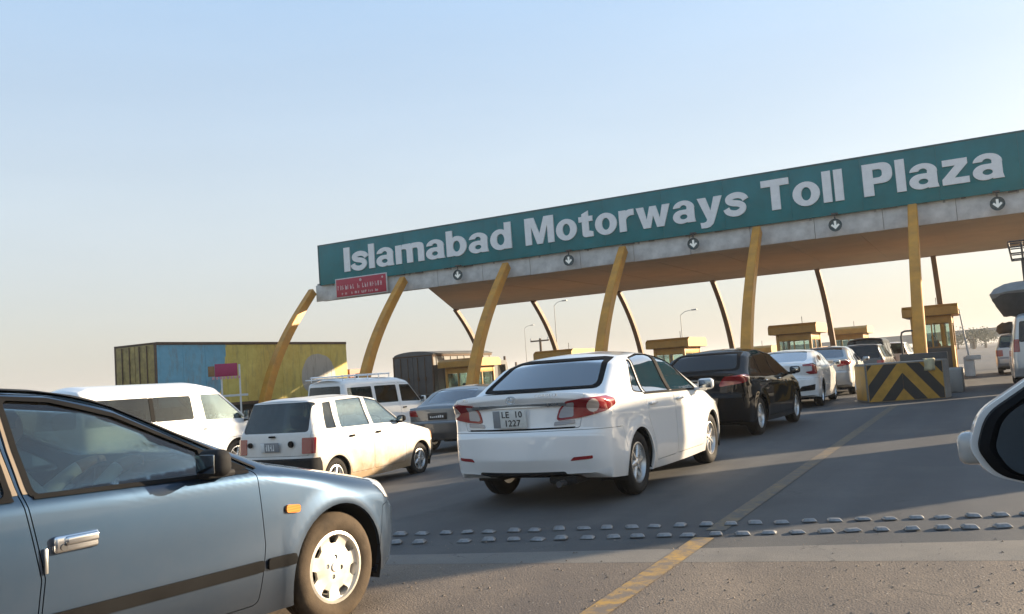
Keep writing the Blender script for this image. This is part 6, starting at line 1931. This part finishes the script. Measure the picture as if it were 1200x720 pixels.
# bags on the roof of the hatchback ahead of it
o = mobj('roof_bag', lumpy('bag', [(0.45, 0.5, 0.0), (0.52, 0.6, 0.12), (0.5, 0.55, 0.3), (0.3, 0.35, 0.42)], seed=9, amp=0.08), 'bundle_dark', None, 50)
o.location = (0.95, 39.4, 1.53); tag(o, 'dark bag on the roof of the silver hatchback at the right edge', 'bag')

# ------------------------------------------------------------------ notice board with red panel by the far left lane
plain('board_red', (0.38, 0.015, 0.085), 0.55, var=0.12)
plain('board_pink', (0.60, 0.30, 0.32), 0.6)
nb = empty('notice_board', (-24.8, 24.4, gz(-24.8))); nb.rotation_euler = (0, 0, rad(38)); tag(nb, 'small crimson notice board on white posts in front of the container lorry', 'notice board')
b = MB(); b.box((-0.42, -0.02, 2.38), (0.38, 0.02, 2.85), 0.006); b.build('red_panel', 'board_red', nb)
b = MB(); b.box((-0.66, -0.015, 2.40), (-0.43, 0.015, 2.78), 0.006); b.build('side_panel', 'booth_brown', nb)
for k in range(8):
    b = MB(); x = -0.52 + k * 0.13; b.box((x, -0.024, 2.28), (x + 0.08, -0.006, 2.375), 0.003); b.build('panel_text', 'board_pink', nb)
for x in (-0.20, 0.45):
    b = MB(); b.box((x - 0.03, 0.022, 0.0), (x + 0.03, 0.07, 2.8), 0.005); b.build('post', 'white_steel', nb)
b = MB(); b.box((-0.35, 0.018, 1.62), (0.72, 0.0215 + 0.05, 1.70), 0.004); b.build('rail', 'white_steel', nb)

# ------------------------------------------------------------------ things far behind the gantry
def street_lamp(x, y, h, arm, label, two=False):
    r = empty('street_lamp', (x, y, gz(x))); tag(r, label, 'street lamp', 'street lamps beyond the toll canopy')
    b = MB(); b.tube([(0, 0, 0), (0, 0, h * 0.6), (0, 0, h - 0.3)], [0.08, 0.055, 0.035], 8); b.build('pole', 'steel_grey', r)
    for s_ in ((1, -1) if two else (1,)):
        b = MB(); b.tube([(0, 0, h - 0.35), (s_ * arm * 0.4, 0, h - 0.02), (s_ * arm, 0, h + 0.08)], 0.03, 6); a = b.build('arm', 'steel_grey', r)
        b = MB(); b.box((min(s_ * arm, s_ * (arm + 0.6)), -0.14, h + 0.02), (max(s_ * arm, s_ * (arm + 0.6)), 0.14, h + 0.15), 0.04); b.build('lamp_head', 'steel_grey', a)
    return r
def far(az, d): return d * math.sin(rad(az)), d * math.cos(rad(az))
street_lamp(*far(-17.0, 95), 7.0, 1.2, 'single-arm street lamp right of a rear leg, above the black saloon')
street_lamp(*far(-24.9, 100), 9.4, 1.0, 'tall thin street lamp just right of the second rear leg from the left')
street_lamp(*far(-26.9, 150), 9.6, 1.2, 'very faint thin lamp pole left of the power pole')
pp_ = empty('power_pole', (*far(-25.95, 75), gz(-30))); tag(pp_, 'wooden power pole with cross arm above the white saloon roof', 'power pole')
b = MB(); b.tube([(0, 0, 0), (0, 0, 4.55)], [0.14, 0.10], 8); b.build('pole', 'rust', pp_)
b = MB(); b.box((-0.9, -0.05, 4.30), (0.8, 0.05, 4.42)); ca = b.build('cross_arm', 'rust', pp_)
for x in (-0.85, 0.0, 0.75):
    b = MB(); b.lathe([(0.03, 0), (0.07, 0.03), (0.05, 0.12), (0.07, 0.16), (0.02, 0.22)], 8, 'z'); o = b.build('insulator', 'fascia_white', ca); o.location = (x, 0, 4.42)
for az, d, h in ((-28.3, 90, 3.6), (-27.6, 110, 3.2)):
    b = MB(); b.tube([(0, 0, 0), (0, 0, h)], [0.16, 0.12], 8); x, y = far(az, d); o = b.build('short_post', 'rust', None); o.location = (x, y, gz(x)); tag(o, 'short dark post %s the yellow booth beside the dark lorry' % ('above' if h > 3.4 else 'right of'), 'post')

# overpass on the right horizon
ov = empty('overpass', (0, 230, 0)); tag(ov, 'grey concrete overpass crossing the far right horizon', 'bridge')
plain('far_concrete', (0.24, 0.235, 0.22), 0.8, var=0.1, scale=0.3)
def deck(x0, x1, z0, z1, y0, y1, nm, mat):
    b = MB(); bm = b.bm
    v = [bm.verts.new(p) for p in ((x0, y0, z0[0]), (x1, y0, z0[1]), (x1, y1, z0[1]), (x0, y1, z0[0]), (x0, y0, z1[0]), (x1, y0, z1[1]), (x1, y1, z1[1]), (x0, y1, z1[0]))]
    for f in ((0, 3, 2, 1), (4, 5, 6, 7), (0, 1, 5, 4), (1, 2, 6, 5), (2, 3, 7, 6), (3, 0, 4, 7)): bm.faces.new([v[k] for k in f])
    return b.build(nm, mat, ov, sm=0)
deck(-70, 60, (1.4, 2.8), (2.6, 4.3), 0, 11, 'deck', 'far_concrete')
deck(-70, 60, (2.61, 4.31), (3.3, 5.1), 0.1, 0.4, 'parapet', 'far_concrete')
for x in (-20, -2.5, 16, 34):
    b = MB(); b.box((x - 0.7, 2, 0), (x + 0.7, 9, 3.2 if x > -10 else 2.0), 0.05); b.build('pier', 'far_concrete', ov)
# embankment under its left end
def mound(name, cx, cy, rx, ry, h, seed, mat):
    rg = random.Random(seed); bm = bmesh.new(); n, m_ = 28, 7; rings = []
    for i in range(m_):
        t = i / (m_ - 1); z = h * (1 - t * t)
        rings.append([bm.verts.new((cx + rx * t * math.cos(2 * PI * j / n) * (1 + rg.uniform(-.07, .07)) , cy + ry * t * math.sin(2 * PI * j / n), z + (rg.uniform(-.1, .1) * h if 0 < i < m_ - 1 else 0))) for j in range(n)])
    for i in range(m_ - 1):
        for j in range(n): bm.faces.new((rings[i][j], rings[i][(j + 1) % n], rings[i + 1][(j + 1) % n], rings[i + 1][j]))
    bmesh.ops.remove_doubles(bm, verts=bm.verts[:], dist=0.001); bmesh.ops.recalc_face_normals(bm, faces=bm.faces[:])
    me = bpy.data.meshes.new(name); bm.to_mesh(me); bm.free()
    o = mobj(name, me, mat, None, 60); o['kind'] = 'structure'; return o
mound('embankment', -45, 238, 40, 14, 2.6, 3, 'dirt')

# ------------------------------------------------------------------ trees: trunk, limbs and leaf clumps
def mat_leaf(name, c0, c1):
    m, nt, b = _node_mat(name)
    n = _noise(nt, 1.2, 4)
    oi = nt.nodes.new('ShaderNodeObjectInfo')
    r = _ramp(nt, n.outputs[0], [(0.3, c0), (0.7, c1)])
    nt.links.new(r.outputs[0], b.inputs['Base Color']); b.inputs['Roughness'].default_value = 0.7
    MATS[name] = m
mat_leaf('leaf', (0.035, 0.05, 0.018), (0.085, 0.10, 0.038))
plain('bark', (0.09, 0.065, 0.045), 0.9, var=0.3)
def tree(x, y, h, w, seed, label):
    rg = random.Random(seed)
    r = empty('tree', (x, y, gz(x))); tag(r, label, 'tree', 'far trees on the horizon')
    b = MB(); b.tube([(0, 0, 0), (0.05, 0, h * 0.35), (0.1, 0.05, h * 0.6)], [w * 0.05, w * 0.035, w * 0.02], 7)
    for k in range(5):
        a = rg.uniform(0, 6.28); b.tube([(0.05, 0, h * rg.uniform(0.25, 0.5)), (math.cos(a) * w * 0.3, math.sin(a) * w * 0.3, h * rg.uniform(0.55, 0.8))], [w * 0.02, w * 0.008], 5)
    b.build('trunk', 'bark', r)
    V, F = [], []
    cl = [(rg.uniform(-.36, .36) * w, rg.uniform(-.36, .36) * w, h * rg.uniform(0.42, 0.9), w * rg.uniform(0.10, 0.24)) for _ in range(16)]
    for (cx, cy, cz, cr) in cl:
        for _ in range(70):
            d = Vector((rg.gauss(0, 1), rg.gauss(0, 1), rg.gauss(0, 0.8))).normalized() * cr * rg.uniform(0.55, 1.05)
            p = Vector((cx, cy, cz)) + d
            u = Vector((rg.gauss(0, 1), rg.gauss(0, 1), rg.gauss(0, 1))).normalized(); v = u.orthogonal().normalized()
            s_ = w * rg.uniform(0.018, 0.035); k = len(V)
            V += [tuple(p - u * s_), tuple(p + v * s_ * 0.6), tuple(p + u * s_), tuple(p - v * s_ * 0.6)]; F.append((k, k + 1, k + 2, k + 3))
    me = bpy.data.meshes.new('crown'); me.from_pydata(V, [], F)
    mobj('crown', me, 'leaf', r, 0)
for i, (az, d, h, w, l) in enumerate(((-0.6, 190, 3.9, 6.5, 'round dark tree under the overpass, right of the booth'), (-0.0, 205, 3.4, 5.5, 'smaller dark tree under the overpass, rightmost'), (-1.4, 215, 2.9, 4.5, 'low dark tree under the overpass just right of the booth'))):
    tree(*far(az, d), h, w, 40 + i, l)

# ------------------------------------------------------------------ people in the cars and the booth
plain('skin', (0.30, 0.17, 0.105), 0.55, var=0.06)
plain('hair', (0.012, 0.010, 0.009), 0.6)
plain('shirt_white', (0.62, 0.61, 0.58), 0.85, var=0.06)
plain('shirt_dark', (0.04, 0.042, 0.05), 0.85, var=0.1)
plain('shirt_grey', (0.22, 0.23, 0.25), 0.85, var=0.1)
def person(label, loc, rz, shirt, skel_joints, parent=None):
    """one continuous figure grown round a skeleton: joints = {name: (pos, radius, parent)}"""
    names = list(skel_joints)
    bm = bmesh.new()
    me = bpy.data.meshes.new('p')
    verts = [skel_joints[n][0] for n in names]
    edges = [(names.index(skel_joints[n][2]), i) for i, n in enumerate(names) if skel_joints[n][2]]
    me.from_pydata(verts, edges, [])
    o = bpy.data.objects.new('person', me); _ws.collection.objects.link(o)
    sk = o.modifiers.new('s', 'SKIN')
    for i, n in enumerate(names):
        r_ = skel_joints[n][1]
        me.skin_vertices[0].data[i].radius = (r_, r_) if not isinstance(r_, tuple) else r_
        me.skin_vertices[0].data[i].use_root = (i == 0)
    sd = o.modifiers.new('d', 'SUBSURF'); sd.levels = 2; sd.render_levels = 2
    _ws.view_layers[0].update()
    m2 = bpy.data.meshes.new_from_object(o.evaluated_get(_ws.view_layers[0].depsgraph))
    bpy.data.objects.remove(o)
    m2.materials.clear(); m2.materials.append(MATS[shirt]); m2.materials.append(MATS['skin'])
    hd = Vector(skel_joints['head'][0]); nk = Vector(skel_joints['neck'][0])
    hands = [Vector(skel_joints[n][0]) for n in names if 'hand' in n or 'finger' in n or 'thumb' in n]
    for p in m2.polygons:
        c = p.center
        if c.z > nk.z - 0.01 and (c - hd).length < 0.26: p.material_index = 1
        if any((c - h).length < 0.075 for h in hands): p.material_index = 1
    m2.polygons.foreach_set('use_smooth', [True] * len(m2.polygons))
    m2.name = 'person'
    p = bpy.data.objects.new('person', m2); link(p)
    p.location = loc; p.rotation_euler = (0, 0, rz)
    tag(p, label, 'person')
    b = MB(); b.ico((hd.x - 0.015, hd.y, hd.z + 0.035), 0.108, 3, (1.02, 0.86, 0.95))
    hm = b.mesh('hair'); bmx = bmesh.new(); bmx.from_mesh(hm)
    bmesh.ops.delete(bmx, geom=[v for v in bmx.verts if v.co.x > hd.x + 0.05 and v.co.z < hd.z + 0.07 or v.co.z < hd.z - 0.03], context='VERTS'); bmx.to_mesh(hm); bmx.free()
    mobj('hair', hm, 'hair', p, 60)
    return p
def seated(lean=0.15, hz=0.0, reach=0.46, hand_z=0.42, right_hand_z=None, turn=0.0):
    """seated driver, x forward, origin at the hips"""
    rh = hand_z if right_hand_z is None else right_hand_z
    j = {'pelvis': ((0, 0, 0.10), 0.145, None), 'waist': ((-0.04, 0, 0.25), 0.135, 'pelvis'), 'chest': ((-0.10, 0, 0.43), 0.15, 'waist'), 'upper': ((-0.12, 0, 0.54), 0.115, 'chest'),
         'neck': ((-0.115, 0, 0.63), 0.055, 'upper'), 'jaw': ((-0.085, 0, 0.70), 0.07, 'neck'), 'head': ((-0.085, 0, 0.775), 0.095, 'jaw'), 'crown': ((-0.09, 0, 0.85), 0.07, 'head'), 'nose': ((0.018, 0, 0.745), 0.016, 'head')}
    for s_, nm, hz_ in ((1, 'l', hand_z), (-1, 'r', rh)):
        j['sh_' + nm] = ((-0.12, s_ * 0.19, 0.53), 0.07, 'upper')
        j['elbow_' + nm] = ((0.08, s_ * 0.25, 0.30), 0.052, 'sh_' + nm)
        j['wrist_' + nm] = ((reach - 0.10, s_ * 0.17, hz_ - 0.02), 0.034, 'elbow_' + nm)
        j['hand_' + nm] = ((reach - 0.02, s_ * 0.16, hz_ + 0.01), 0.036, 'wrist_' + nm)
        for k, (dy, dz, l) in enumerate(((0.03, 0.025, 0.060), (0.01, 0.03, 0.070), (-0.012, 0.03, 0.066), (-0.03, 0.022, 0.05))):
            j['finger%d_%s' % (k, nm)] = ((reach + l * 0.7, s_ * 0.16 + dy, hz_ + dz), 0.0095, 'hand_' + nm)
            j['fingertip%d_%s' % (k, nm)] = ((reach + l * 0.75, s_ * 0.16 + dy * 1.05, hz_ + dz - 0.035), 0.008, 'finger%d_%s' % (k, nm))
        j['thumb_' + nm] = ((reach + 0.02, s_ * 0.115, hz_ + 0.02), 0.010, 'hand_' + nm)
        j['thigh_' + nm] = ((0.24, s_ * 0.13, 0.10), 0.085, 'pelvis')
        j['knee_' + nm] = ((0.46, s_ * 0.15, 0.15), 0.062, 'thigh_' + nm)
        j['ankle_' + nm] = ((0.66, s_ * 0.14, -0.16), 0.042, 'knee_' + nm)
        j['toe_' + nm] = ((0.80, s_ * 0.14, -0.18), 0.035, 'ankle_' + nm)
    return j
def in_car(root, p):
    return root.matrix_basis @ Vector(p)
bpy.context.view_layer.update()
hd_ = lambda r: r.rotation_euler.z
person('driver in a white shirt at the wheel of the dusty white hatchback', in_car(HAT, (0.93, -0.33, 0.47)), hd_(HAT), 'shirt_white', seated(hand_z=0.40, reach=0.42))
person('driver in pale clothes with hands on the wheel of the blue-grey saloon', in_car(CIV, (1.16, -0.34, 0.44)), hd_(CIV), 'shirt_white', seated(hand_z=0.545, reach=0.45))
person('driver in dark clothes in the cab of the long white van', in_car(VN, (1.95, -0.42, 0.80)), hd_(VN), 'shirt_dark', seated(hand_z=0.38, reach=0.44))
pj = seated(hand_z=0.30, reach=0.34)
person('attendant in dark clothes seated inside the booth behind the chevron block', (PX[1] - 0.05, BOOTH_Y + 0.3, 0.17 + 0.62), rad(-90), 'shirt_dark', pj)
b = MB(); b.box((PX[1] - 0.27, BOOTH_Y + 0.1, 0.17), (PX[1] + 0.17, BOOTH_Y + 0.5, 0.17 + 0.56), 0.04); o = b.build('stool', 'steel_dark', None); tag(o, 'dark stool inside the booth behind the chevron block', 'stool')

bpy.data.objects.remove(_ta); bpy.data.objects.remove(_tb)
bpy.data.scenes.remove(_ws)

# ------------------------------------------------------------------ loose grit on the old surface
plain('grit', (0.22, 0.18, 0.14), 0.9, var=0.4, scale=20)
rg = random.Random(77)
V, F = [], []
for k in range(2600):
    x = rg.uniform(-4.5, 1.2); y = rg.uniform(3.0, 7.4)
    edge = 5.81 + 0.19 * (x + 1.02)
    if y > edge + 0.9: continue
    if y > edge and rg.random() < 0.75: continue
    s_ = 0.0035 + 0.010 * rg.random() ** 4
    a = rg.uniform(0, 6.28); c, q = math.cos(a), math.sin(a)
    b0 = len(V); z0 = gz(x) + 0.004
    for (u, v, w) in ((1, 0, 0.2), (0, 0.8, 0.3), (-0.9, 0.1, 0.2), (0.1, -0.8, 0.25), (0.1, 0.05, 1.0)):
        j = rg.uniform(0.75, 1.2)
        V.append((x + (c * u - q * v) * s_ * j, y + (q * u + c * v) * s_ * j, z0 + w * s_ * 0.8))
    for i in range(4): F.append((b0 + i, b0 + (i + 1) % 4, b0 + 4))
me = bpy.data.meshes.new('gravel'); me.from_pydata(V, [], F)
o = mobj('gravel', me, 'grit', None, 0); tag(o, 'loose grit scattered on the rough near pavement', 'grit', kind='stuff')

# ------------------------------------------------------------------ dusty air
HAZE = 0.0006
_hmt = bpy.data.materials.new('haze'); _hmt.use_nodes = True
_hn = _hmt.node_tree; _hn.nodes.clear()
_ho = _hn.nodes.new('ShaderNodeOutputMaterial'); _hv = _hn.nodes.new('ShaderNodeVolumePrincipled')
_hv.inputs['Color'].default_value = (0.92, 0.90, 0.87, 1)
_hv.inputs['Density'].default_value = HAZE
_hv.inputs['Anisotropy'].default_value = 0.2
_hn.links.new(_hv.outputs[0], _ho.inputs['Volume'])
MATS['haze'] = _hmt
b = MB(); b.box((-1550, -350, -2.5), (1550, 1550, 14.0)); hz = b.build('haze', 'haze', None, sm=0); hz['kind'] = 'stuff'
